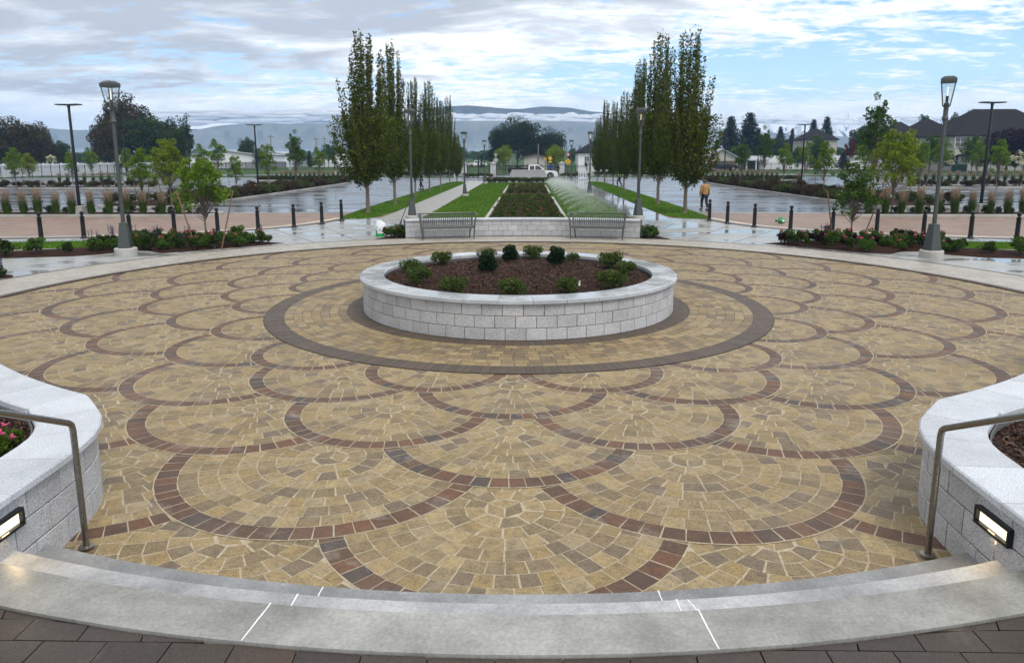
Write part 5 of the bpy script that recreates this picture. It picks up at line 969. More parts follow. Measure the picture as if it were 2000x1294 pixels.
# ------------------------------------------------------------------ buildings
def window(mb_parent, x, y, z, w, h, face=-1, panes=2):
    f = MB(); 
    for c, d in (((x, y+face*.03, z+h/2+.04), (w+.2, .1, .1)), ((x, y+face*.03, z-h/2-.04), (w+.24, .14, .1)), ((x-w/2-.04, y+face*.03, z), (.1, .1, h)), ((x+w/2+.04, y+face*.03, z), (.1, .1, h)), ((x, y+face*.025, z), (.07, .08, h)), ((x, y+face*.02, z), (w, .06, .06))): f.box(c, d)
    o = f.build('window', M['white'], mb_parent); MB().box((x, y+face*.01, z), (w, .05, h)).build('pane', M['winglass'], o)
def hip(mb, x0, x1, y0, y1, z, h, ov=.5, mi=0):
    x0 -= ov; x1 += ov; y0 -= ov; y1 += ov; d = min(x1-x0, y1-y0)/2
    if x1-x0 >= y1-y0: a, b = (x0+d, (y0+y1)/2, z+h), (x1-d, (y0+y1)/2, z+h); vs = [(x0, y0, z), (x1, y0, z), (x1, y1, z), (x0, y1, z), a, b]; fs = [(0, 1, 5, 4), (1, 2, 5), (2, 3, 4, 5), (3, 0, 4)]
    else: a, b = ((x0+x1)/2, y0+d, z+h), ((x0+x1)/2, y1-d, z+h); vs = [(x0, y0, z), (x1, y0, z), (x1, y1, z), (x0, y1, z), a, b]; fs = [(0, 1, 4), (1, 2, 5, 4), (2, 3, 5), (3, 0, 4, 5)]
    vs2 = [(v[0], v[1], v[2]-.22) for v in vs[:4]]; mb.add(vs+vs2, fs+[(6, 7, 1, 0), (7, 8, 2, 1), (8, 9, 3, 2), (9, 6, 0, 3), (9, 8, 7, 6)], mi)
def house(cx, cy, w, d, eave, rh, label, z0=-.06, wins=(), vents=(), wall='siding', roof='roof', wing=None, rz=0):
    t = empty('house', (cx, cy, z0), label, 'house', None, rz); MB().box((0, 0, eave/2), (w, d, eave)).build('wall', M[wall], t); mb = MB(); hip(mb, -w/2, w/2, -d/2, d/2, eave, rh); r_ = mb.build('roof', M[roof], t)
    for x, z, ww, hh in wins: window(t, x, -d/2-.01, z, ww, hh)
    for x, y, z in vents: MB().lathe([(.12, z-.8), (.12, z), (.2, z+.02), (.2, z+.2), (.02, z+.3)], 10, (x, y)).build('roof_vent', M['chrome'], r_, True)
    if wing:
        x, ww, e2, r2 = wing; wb = MB().box((x, -d/2-1.5, e2/2), (ww, 3, e2)).build('porch', M[wall], t); mb = MB(); hip(mb, x-ww/2, x+ww/2, -d/2-3, -d/2+.02, e2, r2, .4); mb.build('porch_roof', M[roof], t)
    return t
def hz(px0, px1, yE, yR, Y, d, label, **k):
    a = gy(px0, yE, Y); b = gy(px1, yE, Y); top = gy((px0+px1)/2, yR, Y+d/2); z0 = k.pop('z0', -.06); return house((a[0]+b[0])/2, Y+d/2, b[0]-a[0], d, a[2]-z0, top[2]-a[2], label, z0, **k)
hz(1572, 1636, 272, 250, 218, 10, 'beige two-storey house with a grey hip roof right of the right hedge pole', wins=((-3.4, 6.6, 1.2, 1.6), (-1.0, 6.6, 1.3, 1.6), (-3.0, 2.6, 1.4, 1.5)), vents=((.5, 0, 11.2), (1.6, 0, 11.2), (2.6, -.4, 11)))
hz(1868, 2090, 264, 213, 150, 15, 'big cream house with a dark hip roof behind the right front light pole', wins=((-11.2, 6.2, 2.2, 2.0), (-2.5, 6.2, 1.6, 1.6), (-11, 2.2, 2.4, 2.2)), vents=((-7.2, -2.0, 11.2), (-6.6, -2.4, 10.8), (-8.4, -4.2, 9.2), (-7.9, -4.4, 9.0), (-3, 0, 13.4)), wing=(-8.4, 6, 3.4, .7))
hz(1792, 1880, 266, 233, 168, 14, 'house with a black hip roof between the right lantern lamp and the big cream house', wins=((-4, 6, 1.6, 1.6), (2, 6, 1.6, 1.6)), vents=((1, -2, 10.5), (2, -2, 10.5)), wing=(3.5, 8, 4.6, 1.8))
hz(1742, 1800, 262, 238, 225, 12, 'dark roofed house furthest back behind the big pale young tree', vents=((0, 0, 12.4),))
hz(1528, 1562, 296, 272, 260, 9, 'small dark roofed house between the conifers and the beige house')
def gable(cx, cy, w, d, eave, rh, label, wall, roof, name='garage', cat='garage'):
    t = empty(name, (cx, cy, -.06), label, cat); mb = MB().box((0, 0, eave/2), (w, d, eave)); mb.xz([(-w/2, eave), (w/2, eave), (0, eave+rh)], -d/2, d/2); mb.build('wall', M[wall], t); mb = MB(); s = rh/(w/2)
    for q in (-1, 1): mb.xz([(q*(w/2+.5), eave-.5*s), (0, eave+rh), (0, eave+rh+.2), (q*(w/2+.5), eave-.5*s+.2)], -d/2-.5, d/2+.5)
    mb.build('roof', M[roof], t); return t
a = gy(1406, 320, 165); t = gable(a[0]+.5, 170, 7.6, 10, 2.9, 2.0, 'beige gabled garage right of the right hornbeam row', 'siding', 'greyroof'); MB().box((0, -5.03, 1.1), (7.0, .06, 2.2)).build('garage_door', M['brownwall'], t)
def carport(px, Y, label):
    a = gy(px, 326, Y); t = empty('carport', (a[0], Y, -.06), label, 'carport'); mb = MB(); hip(mb, -2.6, 2.6, -2, 2, 2.4, 1.0, .3); mb.build('roof', M['greyroof'], t)
    for x in (-2.3, 0, 2.3):
        for y in (-1.8, 1.8): MB().box((x, y, 1.2), (.3, .3, 2.4)).build('post', M['white'], t)
    MB().box((0, 1.5, 1.1), (4.4, .15, 2.1)).build('back_wall', M['brownwall'], t)
carport(1472, 172, 'small grey roofed carport with white posts left of the tall full young tree'); carport(1513, 175, 'small carport with white posts right of the tall full young tree')
def shed(px0, px1, ytop, yeave, Y, d, label, wall='white', roof='greyroof'):
    a = gy(px0, yeave, Y); b = gy(px1, yeave, Y); top = gy(px0, ytop, Y+d/2); gable((a[0]+b[0])/2, Y+d/2, b[0]-a[0], d, a[2]+.06, top[2]-a[2], label, wall, roof, 'shed', 'shed')
shed(372, 500, 295, 303, 205, 26, 'long white shed with a pale metal roof behind the left lawn'); shed(500, 565, 297, 304, 230, 20, 'white building right of the long shed behind the left hedge pole'); shed(610, 690, 302, 307, 240, 20, 'low white building behind the single-headed pole')
shed(1024, 1068, 302, 307, 175, 8, 'low beige building with a brown roof under the dark willow', 'siding', 'brownwall')
a = gy(1152, 320, 150); house(a[0]+2.0, 156, 9, 10, 4.2, 3.0, 'white house with a dark roof beside the far right lantern lamp', wins=((-2.6, 2.2, 1.0, 2.2), (-.8, 2.2, 1, 2.2)), wall='white')
tag(empty('transformer_box', gy(1873, 330, 137)[:2]+(-.06,), 'dark green utility box behind the right iron fence', 'utility box'))
MB().bbox((0, 0, .8), (2.2, 1.8, 1.5), .05).build('cabinet', M['dkgreen'], bpy.data.objects['transformer_box']); MB().box((0, 0, .04), (2.5, 2.1, .1)).build('pad', M['curb'], bpy.data.objects['transformer_box'])

# --- gate, pillars, monument
def pillar(x, y, label, s=1):
    t = empty('gate_pillar', (x, y, -.03), label, 'pillar', 'stone pillars of the car park gate'); MB().bbox((0, 0, .3), (1.05, 1.05, .6), .02).build('plinth', M['stone'], t); MB().bbox((0, 0, 1.3), (.82, .82, 1.4), .02).build('shaft', M['granite'], t); MB().bbox((0, 0, 2.07), (1.05, 1.05, .14), .02).lathe([(.66, 2.14), (.05, 2.4)], 4, rot=pi/4).build('cap', M['stone'], t)
for px, lb in ((907, 'stone gate pillar furthest left, beside the left lantern lamp'), (963, 'stone gate pillar right of the far left lantern lamp'), (1097, 'stone gate pillar beside the yellow roundabout sign'), (1152, 'stone gate pillar furthest right, half behind a lantern lamp')):
    a = gy(px, 345, 104); pillar(a[0], 104, lb)
def gate(px0, px1, label):
    a = gy(px0, 340, 104)[0]+.55; b = gy(px1, 340, 104)[0]-.55; t = empty('iron_gate', ((a+b)/2, 104, 0), label, 'gate'); w = b-a; mb = MB(); n = int(w/.15)
    for z in (.15, 1.5, 1.75): mb.box((0, 0, z), (w, .05, .06))
    for k in range(n+1): mb.box((-w/2+w*k/n, 0, .95), (.025, .025, 1.7))
    mb.build('bars', M['iron'], t)
    for x in (-w/2, 0, w/2): MB().box((x, 0, 1.0), (.12, .12, 2.0)).build('post', M['iron'], t)
gate(907, 963, 'black iron gate between the two left stone pillars'); gate(963, 1097, 'wide black iron gate behind the white pickup'); gate(1097, 1152, 'black iron gate between the two right stone pillars')
for s, w in ((-1, 'left'), (1, 'right')):
    for i in range(10): put('barb', s*(11.5+i*1.1), 103+rnd.uniform(-.5, .5), -.02, 1.1, 'low bronze shrub along the road beyond the %s lawn strip' % w, 'roadside shrubs on the %s' % w)
    for i in range(5): put('hedge', s*(5.8+i*.9), 101.5+rnd.uniform(-.3, .3), -.02, 1.0, 'low shrub at the foot of the %s gate' % w, 'shrubs at the %s gate' % w)
a = gy(996.5, 350, 82)[0]; b = gy(1066.5, 350, 82)[0]
t = empty('stone_monument', ((a+b)/2, 82, -.01), 'low grey stone monument block in front of the white pickup', 'monument'); MB().bbox((0, 0, .56), (b-a, 1.0, 1.12), .03).build('base_block', M['stone'], t); MB().bbox((0, 0, 1.28), (b-a-.35, .8, .30), .03).build('top_block', M['stone'], t)

# ------------------------------------------------------------------ vehicles
def pickup(loc, rz, label, paint='carp', s=1.0):
    t = empty('pickup_truck', loc, label, 'pickup truck', None, rz, s); W2 = .98; pm = M[paint]
    def arch(cx, r, n=9): return [(cx-r*cos(pi*k/n), .46+r*sin(pi*k/n)) for k in range(n+1)]
    low = [(-2.95, .52), (-2.98, 1.10), (-2.9, 1.18), (-.95, 1.20), (-.95, 1.16), (.95, 1.18), (1.2, 1.22), (2.5, 1.14), (2.86, 1.02), (2.92, .62), (2.85, .42)]
    body = low[::1]+arch(1.95, .52)[::-1]+[(1.3, .40), (-1.2, .40)]+arch(-1.85, .52)[::-1]
    MB().xz(body, -W2, W2).build('body', pm, t)
    mb = MB().box((-1.95, 0, 1.22), (1.9, 1.62, .06)); mb.build('bed_liner', M['rubber'], t)
    cab = [(-.98, 1.2), (-.9, 1.84), (-.75, 1.92), (.25, 1.94), (.45, 1.88), (1.22, 1.25)]
    mb = MB(); n = len(cab); vs = []
    for sy in (-1, 1):
        for x, z in cab: k = W2-.02-(z-1.2)*.26; vs.append((x, sy*k, z))
    mb.add(vs, [tuple(range(n)), tuple(range(2*n-1, n-1, -1))]+[(i, i+n, (i+1) % n+n, (i+1) % n) for i in range(n)]); mb.build('cab', pm, t)
    for sy in (-1, 1):
        k = lambda z: sy*(W2+.0-(z-1.2)*.26)
        for xs in ([(-.8, 1.27), (-.76, 1.80), (-.18, 1.83), (-.18, 1.27)], [(-.06, 1.27), (-.06, 1.83), (.28, 1.83), (.48, 1.77), (.92, 1.30)]):
            MB().add([(x, k(z), z) for x, z in xs]+[(x, k(z)-sy*.03, z) for x, z in xs], [tuple(range(len(xs))), tuple(range(2*len(xs)-1, len(xs)-1, -1))]).build('side_window', M['winglass'], t)
        MB().bbox((.98, sy*1.09, 1.36), (.16, .2, .2), .04).build('mirror', pm, t)
        for x in (-.12, .9): MB().bbox((x-.1 if x < 0 else .08, sy*(W2+.005), 1.08), (.18, .03, .035), .008).build('door_handle', M['chrome'], t)
        MB().bbox((2.80, sy*.78, .92), (.22, .36, .16), .03).build('headlight', M['chrome'], t); MB().bbox((-2.95, sy*.88, .98), (.08, .16, .34), .02).build('tail_light', M['red'], t)
        for cx in (1.95, -1.85):
            w = MB().lathe([(.26, -.12), (.38, -.13), (.40, -.09), (.40, .09), (.38, .13), (.26, .12)], 24); w.v = [(cx+a_, sy*.84+z_, .40+b_) for a_, b_, z_ in w.v]; wh = w.build('wheel', M['rubber'], t, True)
            w = MB().lathe([(.255, -.10), (.255, .125), (.2, .13), (.17, .09), (.09, .10), (.08, .135), (.02, .14)], 16); w.v = [(cx+a_, sy*(.84+z_), .40+b_) for a_, b_, z_ in w.v]; w.build('rim', M['chrome'], wh, True)
    MB().add([(1.20, -.78, 1.28), (1.20, .78, 1.28), (.47, .66, 1.86), (.47, -.66, 1.86), (1.23, -.78, 1.29), (1.23, .78, 1.29), (.50, .66, 1.87), (.50, -.66, 1.87)], [(0, 1, 2, 3), (7, 6, 5, 4), (0, 4, 5, 1), (1, 5, 6, 2), (2, 6, 7, 3), (3, 7, 4, 0)]).build('windscreen', M['winglass'], t)
    MB().bbox((2.93, 0, .55), (.16, 1.9, .22), .05).build('front_bumper', M['chrome'], t); MB().bbox((-3.02, 0, .6), (.16, 1.9, .2), .05).build('rear_bumper', M['chrome'], t); MB().bbox((2.90, 0, .88), (.06, 1.1, .26), .03).build('grille', M['iron'], t)
a = gy(1046, 350, 88.5); pickup((a[0], 88.5, -.02), 0, 'white crew cab pickup truck parked right behind the stone monument', 'carp', 1.05)
a = gy(933, 325, 235); pickup((a[0], 235, -.06), 0, 'small far white pickup truck on the road beyond the left gate', 'carp', 1.1)
a = gy(1410, 333, 152); pickup((a[0], 152, -.06), 0, 'black pickup truck parked before the beige garage', 'iron', 1.15)
def trailer(px, Y, label):
    a = gy(px, 330, Y); t = empty('trailer', (a[0], Y, -.05), label, 'trailer'); MB().bbox((0, 0, .75), (5.6, 2, .14), .02).build('deck', M['iron'], t); mb = MB()
    for z in (1.25, 1.8): mb.box((0, -1, z), (5.6, .05, .06)); mb.box((0, 1, z), (5.6, .05, .06))
    for k in range(8): mb.box((-2.7+k*5.4/7, -1, 1.25), (.05, .05, 1.1)); mb.box((-2.7+k*5.4/7, 1, 1.25), (.05, .05, 1.1))
    mb.build('side_rails', M['iron'], t); mb = MB()
    for k in range(7): mb.bbox((-2+k*.65, rnd.uniform(-.5, .5), 1.1+rnd.uniform(0, .25)), (rnd.uniform(.3, .6), .6, rnd.uniform(.5, 1.0)), .06, rnd.uniform(0, 1))
    mb.build('load', M['rubber'], t)
    for sy in (-1, 1):
        for cx in (-.5, .45):
            w = MB().lathe([(.2, -.1), (.34, -.1), (.34, .1), (.2, .1)], 18); w.v = [(cx+p_, sy*1.1+r_, .35+q_) for p_, q_, r_ in w.v]; w.build('wheel', M['rubber'], t, True)
trailer(1022, 97, 'black open trailer loaded with equipment behind the white pickup')

# ------------------------------------------------------------------ signs and posts
def signpost(px, py, Y, items, label, post=.05, backs=False):
    top = gy(px, py, Y); t = empty('road_sign', (top[0], Y, -.06), label, 'road sign'); H = max(i[1] for i in items)+items[0][2]*.5+top[2]*0
    hz_ = top[2]+.06; MB().lathe([(post, 0), (post*.9, hz_+.1)], 8).build('post', M['iron'] if not backs else M['signback'], t)
    for kind, dz, sz in items:
        z = hz_+dz
        if kind == 'diamond':
            MB().xz([(0, z-sz/2), (sz/2, z), (0, z+sz/2), (-sz/2, z)], -.08, -.06).build('sign_plate', M['black'], t); q = sz*.93
            pl = MB().xz([(0, z-q/2), (q/2, z), (0, z+q/2), (-q/2, z)], -.084, -.0795).build('sign_face', M['yellow'], t)
            if sz > .9:                    # three arrows chasing round
                mb = MB(); r = sz*.17
                for k in range(3):
                    a0 = k*2*pi/3+.3; pts = [(r*1.25*cos(a0+u*.15), r*1.25*sin(a0+u*.15)) for u in range(10)]+[(r*.85*cos(a0+u*.15), r*.85*sin(a0+u*.15)) for u in range(9, -1, -1)]; mb.xz([(x, z+y) for x, y in pts], -.089, -.0845)
                    a1 = a0+1.35; mb.xz([(x, z+y) for x, y in ((r*1.6*cos(a1), r*1.6*sin(a1)), (r*.5*cos(a1), r*.5*sin(a1)), (r*1.05*cos(a1+.55), r*1.05*sin(a1+.55)))], -.089, -.0845)
                mb.build('symbol', M['black'], t)
            else:
                mb = MB(); u = sz*.12
                mb.xz([(u*.45*cos(k*pi/5), z+u*1.75+u*.45*sin(k*pi/5)) for k in range(10)], -.089, -.0845); mb.xz([(-u*.4, z+u*1.2), (u*.4, z+u*1.2), (u*.3, z-u*.1), (-u*.3, z-u*.1)], -.089, -.0845); mb.xz([(-u*.3, z-u*.12), (0, z-u*.12), (-u*.75, z-u*1.6), (-u*1.1, z-u*1.5)], -.089, -.0845); mb.xz([(.02, z-u*.12), (u*.3, z-u*.12), (u*1.1, z-u*1.5), (u*.75, z-u*1.6)], -.089, -.0845); mb.xz([(u*.42, z+u*1.1), (u*1.2, z+u*.3), (u*1.05, z+u*.1), (u*.4, z+u*.7)], -.089, -.0845); mb.build('symbol', M['black'], t)
        elif kind == 'yield':
            MB().xz([(-sz/2, z+sz*.43), (sz/2, z+sz*.43), (0, z-sz*.43)], -.08, -.06).build('sign_plate', M['red'], t); k = .52; MB().xz([(-sz/2*k, z+sz*.27), (sz/2*k, z+sz*.27), (0, z-sz*.17)], -.085, -.081).build('sign_face', M['white'], t)
        elif kind == 'backdiamond': MB().xz([(0, z-sz/2), (sz/2, z), (0, z+sz/2), (-sz/2, z)], -.08, -.06).build('sign_plate', M['signback'], t)
        elif kind == 'backyield': MB().xz([(-sz/2, z+sz*.43), (sz/2, z+sz*.43), (0, z-sz*.43)], -.08, -.06).build('sign_plate', M['signback'], t)
        elif kind == 'plaque': MB().xz([(-sz/2, z-sz*.25), (sz/2, z-sz*.25), (sz/2, z+sz*.25), (-sz/2, z+sz*.25)], -.08, -.06).build('sign_plate', M['yellow'], t)
signpost(1109.5, 315.5, 96, [('diamond', 0, .98), ('yield', .95, .66)], 'yellow diamond roundabout sign under a red and white yield sign')
signpost(1074.5, 309, 118, [('diamond', 0, .86), ('plaque', -.62, .5)], 'yellow diamond pedestrian crossing sign right of the bright tree'); signpost(1065, 310, 126, [('diamond', 0, .62)], 'smaller yellow pedestrian sign left of the bigger one')
signpost(968.5, 313, 108, [('backdiamond', 0, .95), ('backyield', .78, .66)], 'grey back of a diamond and a yield sign on one post', backs=True); signpost(990.5, 309, 122, [('backdiamond', 0, .76)], 'grey back of a diamond sign left of the willow trunks', backs=True); signpost(997.5, 308, 140, [('backdiamond', 0, .62)], 'smaller grey back of a diamond sign beside the taller one', backs=True)
a = gy(1051, 320, 128); b = gy(1051, 281.5, 128); tag(MB().lathe([(.16, -.1), (.13, b[2])], 10).build('utility_pole', M['barkp'], None, True, (a[0], 128, 0)), 'bare pale wooden pole in front of the willow group', 'utility pole')
for px, yt, Y, lb in ((617, 268, 260, 'far wooden utility pole with a crossarm left of the single-headed pole'), (633, 267, 280, 'farther wooden utility pole with a crossarm beside the single-headed pole'), (528, 263, 250, 'thin far utility pole behind the slim pale tree')):
    b = gy(px, yt, Y); tag(MB().lathe([(.17, -.1), (.11, b[2])], 8).box((0, 0, b[2]-.7), (2.4, .12, .14)).build('utility_pole', M['bark'], None, False, (b[0], Y, 0)), lb, 'utility pole', 'far wooden utility poles')
t = empty('barricade', gy(1138, 353, 80)[:2]+(0,), 'white folding picket barricade on the far wet walkway', 'barricade', None, R(35)); t.location = g(1138, 351.5)
mb = MB()
for z in (.25, 1.0): mb.box((0, 0, z), (1.5, .03, .09))
mb.build('rails', M['white'], t)
for k in range(6): MB().bbox((-.7+k*.28, -.03, .62), (.11, .03, 1.2), .006).build('picket', M['white'], t)
p = g(888, 356); tag(MB().lathe([(.1, -.05), (.1, 1.1), (.08, 1.15), (.01, 1.18)], 14).build('marker_post', M['white'], None, True, (p[0], p[1], 0)), 'plain white marker post at the end of the left hornbeam row', 'post')

# ------------------------------------------------------------------ people
def skinned(nm, V, E_, rad, mat, parent, root=0, sub=2):
    me = bpy.data.meshes.new(nm); me.from_pydata(V, E_, []); o = bpy.data.objects.new(nm, me); COL.objects.link(o)
    md = o.modifiers.new('skin', 'SKIN'); sk = me.skin_vertices[0].data
    for i, r in enumerate(rad): sk[i].radius = (r, r) if not hasattr(r, '__len__') else r
    for v in sk: v.use_root = False
    sk[root].use_root = True
    o.modifiers.new('sub', 'SUBSURF').levels = sub; o.modifiers['sub'].render_levels = sub
    dg = bpy.context.evaluated_depsgraph_get(); m2 = bpy.data.meshes.new_from_object(o.evaluated_get(dg)); bpy.data.objects.remove(o); m2.materials.clear(); m2.materials.append(mat)
    m2.polygons.foreach_set('use_smooth', np.ones(len(m2.polygons), dtype=bool)); return link(nm, m2, parent)
def person(loc, rz, label, top, legs='darkc', hat=None, stride=.14, s=1.0, coat=True, vest=False):
    t = empty('person', loc, label, 'person', None, rz, s)            # faces local +Y
    V = [(0, 0, .93), (0, .0, 1.10), (0, -.01, 1.32), (0, .0, 1.46), (0, .03, 1.53), (0, .05, 1.62), (0, .05, 1.72), (-.10, .0, .88), (-.11, stride, .48), (-.115, stride*.6, .08), (-.12, stride*.6+.17, .04), (.10, 0, .88), (.11, -stride*.3, .48), (.115, -stride*1.6, .10), (.12, -stride*1.6+.16, .035), (-.19, -.01, 1.42), (-.26, -.03, 1.15), (-.265, .06, .90), (-.26, .09, .82), (.19, -.01, 1.42), (.26, -.05, 1.15), (.265, .0, .90), (.26, .03, .82)]
    E_ = [(0, 1), (1, 2), (2, 3), (3, 4), (4, 5), (5, 6), (0, 7), (7, 8), (8, 9), (9, 10), (0, 11), (11, 12), (12, 13), (13, 14), (3, 15), (15, 16), (16, 17), (17, 18), (3, 19), (19, 20), (20, 21), (21, 22)]
    rad = [(.15, .11), (.14, .10), (.16, .11), (.09, .08), .055, .085, .075, .085, .06, .042, .035, .085, .06, .042, .035, .06, .045, .034, .04, .06, .045, .034, .04]
    skinned('body', V, E_, rad, M['skin'], t)
    for sx in (-1, 1): MB().lathe([(.004, 0), (.02, .008), (.024, .02), (.018, .035), (.004, .042)], 8, (sx*.088, .045)).build('ear', M['skin'], t, True).location = (0, 0, 1.62)
    for sx, hy in ((-1, .09), (1, .03)):
        for f in range(4): MB().tube([(sx*(.262), hy-.03+f*.018, .80), (sx*.262, hy-.026+f*.019, .765-.004*(f in (1, 2))), (sx*.25, hy-.02+f*.02, .735-.006*(f in (1, 2)))], [.010, .009, .007], 6).build('finger', M['skin'], t, True)
        MB().tube([(sx*.25, hy+.035, .83), (sx*.235, hy+.055, .80), (sx*.232, hy+.056, .775)], [.012, .011, .008], 6).build('thumb', M['skin'], t, True)
    skinned('trousers', [(0, 0, .97), V[7], (V[8][0], V[8][1], .5), (V[9][0], V[9][1]-.005, .13), V[11], (V[12][0], V[12][1], .5), (V[13][0], V[13][1]-.005, .15)], [(0, 1), (1, 2), (2, 3), (0, 4), (4, 5), (5, 6)], [(.175, .13), .115, .085, .075, .115, .085, .075], M[legs], t)
    for a, b in ((9, 10), (13, 14)): MB().bbox((V[a][0], (V[a][1]+V[b][1])/2-.0, V[b][2]+.02), (.10, .29, .10), .04).build('shoe', M['shoe'], t)
    hem = .80 if coat else .95
    skinned('jacket' if coat else 'shirt', [(0, 0, hem), (0, 0, 1.0), (0, -.015, 1.32), (0, 0, 1.46), (0, .02, 1.51), V[15], V[16], (V[17][0], V[17][1], .92), V[19], V[20], (V[21][0], V[21][1], .92)], [(0, 1), (1, 2), (2, 3), (3, 4), (3, 5), (5, 6), (6, 7), (3, 8), (8, 9), (9, 10)], [(.21, .15), (.205, .15), (.215, .155), (.14, .11), .075, .095, .078, .066, .095, .078, .066] if coat else [(.17, .12), (.165, .12), (.185, .13), (.12, .1), .07, .08, .06, .05, .08, .06, .05], M[top], t)
    if vest: skinned('vest', [(0, 0, 1.0), (0, -.012, 1.3), (0, 0, 1.43)], [(0, 1), (1, 2)], [(.185, .14), (.205, .15), (.15, .12)], M['hiviz'], t)
    mb = MB().lathe([(.108, 1.615), (.112, 1.66), (.104, 1.72), (.075, 1.765), (.03, 1.785), (.003, 1.79)], 18, (0, .045)); mb.build('hat' if hat else 'hair', M[hat or 'shoe'], t, True)
    MB().tube([(0, .125, 1.64), (0, .152, 1.60), (0, .13, 1.585)], [.012, .017, .012], 6).build('nose', M['skin'], t, True)
    for sx in (-1, 1): MB().lathe([(.002, -.011), (.011, 0), (.002, .011)], 8, (sx*.034, .128)).build('eye', M['black'], t, True).location = (0, 0, 1.648)
    MB().box((0, .132, 1.562), (.05, .01, .008)).build('mouth', M['red'], t)
    return t
p = g(1375, 410); person((p[0], p[1], -.015), R(14), 'person in a tan work jacket and grey beanie walking away across the wet car park', 'tanj', 'darkc', 'greyc', .13, .98)
p = g(1209, 364); person((p[0], p[1], -.015), R(80), 'person in a high-visibility vest walking behind the right hornbeams', 'blackc', 'darkc', None, .2, 1.0, False, True)
p = g(823, 369.5); person((p[0], p[1], -.015), R(120), 'person in dark clothes half hidden by the left hornbeam trunks', 'blackc', 'darkc', None, .16, 1.0, False)
a = gy(1075.5, 331, 96); person((a[0], 96, .35), R(170), 'person in a blue shirt standing behind the white pickup', 'bluec', 'darkc', None, .03, 1.0, False); a = gy(1089.5, 331, 95); person((a[0], 95, .35), R(200), 'person in dark clothes standing right of the person in blue', 'blackc', 'darkc', None, .03, 1.0, False)

# ------------------------------------------------------------------ small things lying about
def watering_can():
    p = g(1524, 436); t = empty('watering_can', (p[0], p[1], 0), 'green plastic jug lying on its side on the right brick drive', 'watering can', None, R(12))
    w = MB().lathe([(.09, -.20), (.115, -.18), (.12, .02), (.10, .09), (.045, .14), (.04, .19)], 18); w.v = [(-z, x, y+.118) for x, y, z in w.v]; w.build('can_body', M['green'], t, True)
    MB().tube([(.12, 0, .22), (.06, 0, .27), (-.06, 0, .26), (-.11, 0, .2)], .016, 8).build('handle', M['green'], t, True); MB().lathe([(.048, 0), (.05, .05), (.01, .06)], 12).build('cap', M['black'], t, True); c = bpy.data.objects[[o.name for o in bpy.data.objects if o.parent == t and o.name.startswith('cap')][0]]; c.location = (-.19, 0, .118); c.rotation_euler = (0, R(-90), 0)
    MB().bbox((.08, -.118, .12), (.12, .008, .08), .003).build('label_patch', M['bagw'], t)
watering_can()
def bag():
    p = g(742, 461.5); t = empty('plastic_bag', (p[0], p[1], -.004), 'white and green plastic sack slumped on the pavement left of the bench wall', 'bag', None, R(-14))
    mb = MB(); K, n = 11, 20; r = random.Random(3)
    for j in range(K):
        u = j/(K-1); z = .64*u; a, b = .19*(1-.1*sin(u*9))*(1.08 if u > .35 else .95), .12*(1-.75*max(0, u-.55)/.45); sh = .05*u
        for k in range(n): q = 2*pi*k/n; f = 1+r.uniform(-.07, .07); mb.v.append((sh+a*cos(q)*f*(1-.25*(u > .93)*(cos(q) > 0)), b*sin(q)*f, z-(.12*max(0, cos(q)) if j == K-1 else 0)-(.05*max(0, cos(q)) if j == K-2 else 0)))
    for j in range(K-1):
        for k in range(n): mb.f.append((j*n+k, j*n+(k+1) % n, (j+1)*n+(k+1) % n, (j+1)*n+k)); mb.mi.append(1 if j < 2 or (j < 4 and k in (10, 11, 12, 13)) else 0)
    mb.f.append(tuple((K-1)*n+k for k in range(n))); mb.mi.append(0); mb.build('sack', [M['bagw'], M['bagg']], t, True)
    mb = MB()                               # the grey scrawl of lettering seen on its face
    def stroke(a, b, w=.012): d = Vector((b[0]-a[0], b[1]-a[1])).normalized(); m_ = Vector((-d.y, d.x))*w/2; mb.xz([(a[0]-m_.x, a[1]-m_.y), (b[0]-m_.x, b[1]-m_.y), (b[0]+m_.x, b[1]+m_.y), (a[0]+m_.x, a[1]+m_.y)], -.150, -.144)
    for a, b in (((-.10, .30), (-.075, .42)), ((-.075, .42), (-.055, .34)), ((-.055, .34), (-.03, .42)), ((-.03, .42), (-.02, .31)), ((.06, .24), (.09, .34)), ((.075, .22), (.10, .31)), ((.045, .26), (.065, .33))): stroke(a, b)
    mb.build('print', M['grey_ink'], t)
bag()
q = gy(798.5, 392, 13.95); p = g(775, 452)
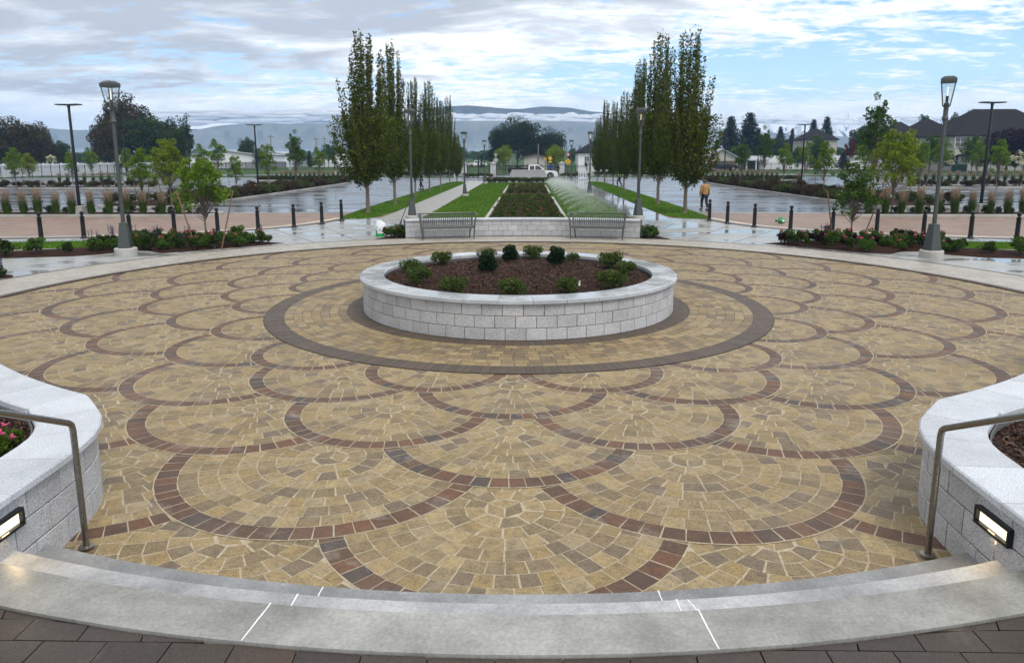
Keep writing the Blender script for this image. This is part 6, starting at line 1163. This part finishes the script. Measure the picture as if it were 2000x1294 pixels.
t = empty('shovel', (p[0], p[1], 0), 'long-handled shovel with a dark shaft and pale wooden handle leaning left of the bench wall', 'shovel'); e = Vector((q[0]-p[0], 13.95-p[1], q[2])); MB().tube([tuple(e*.30), tuple(e)], .017, 8).build('handle', M['stake'], t, True); MB().tube([tuple(e*.10), tuple(e*.30)], .021, 8).build('shaft', M['iron'], t, True); MB().bbox(tuple(e*.06), (.16, .02, .24), .008).build('blade', M['iron'], t)

# --- sprinklers: drops hanging in the air over the right lawn
def sprinklers():
    D = []
    for i in range(12):
        y = 21+i*4.6; tag(MB().lathe([(.03, -.02), (.03, .10), (.018, .12), (.018, .15)], 10).build('sprinkler_head', M['iron'], None, True, (2.32, y, .02)), 'small pop-up sprinkler head, %s from the bench wall beside the rose beds' % ORD[i], 'sprinkler', 'sprinkler heads along the right lawn')
        n = 7500; az = RNG.uniform(-.9, .95, n); v = 6.2*RNG.uniform(.75, 1.0, n); el = R(34)+RNG.normal(0, .07, n); tt = RNG.uniform(.02, 1, n)**.8*(2*v*np.sin(el)/9.8)
        # finger-like jets
        az = np.round(az/.16)*.16+RNG.normal(0, .035, n); r = v*np.cos(el)*tt; z = .15+v*np.sin(el)*tt-4.9*tt*tt; sp = (.012+.05*tt)[:, None]; P = np.stack([2.32+r*np.cos(az), y+r*np.sin(az)+.10*r, z], 1)+RNG.normal(0, 1, (n, 3))*sp*np.array([1.5, 1.5, 1]); D.append(P[P[:, 2] > .03])
        n = 4600; P = np.stack([RNG.uniform(2.2, 6.0, n), y+RNG.uniform(-2.4, 2.4, n), np.abs(RNG.normal(.25, .3, n))+.03], 1); D.append(P)
    P = np.concatenate(D); far_ = np.clip((P[:, 1]+15)/60, .55, 1.4)[:, None, None]; A = leaves(np.zeros_like(P), .014, .011)*far_+P[:, None, :]
    m, nt, N, L, p = nodes('water_spray'); p.inputs['Base Color'].default_value = (.85, .88, .9, 1); p.inputs['Roughness'].default_value = .3; t = N.new('ShaderNodeBsdfTranslucent'); t.inputs[0].default_value = (.95, .97, 1, 1); mx = N.new('ShaderNodeMixShader'); mx.inputs[0].default_value = .5; L.new(p.outputs[0], mx.inputs[1]); L.new(t.outputs[0], mx.inputs[2]); L.new(mx.outputs[0], N['Material Output'].inputs[0])
    tag(MB().quads(A).build('sprinkler_spray', m), 'fine white water spray of the sprinklers drifting over the right lawn', 'water spray', kind='stuff')
sprinklers()
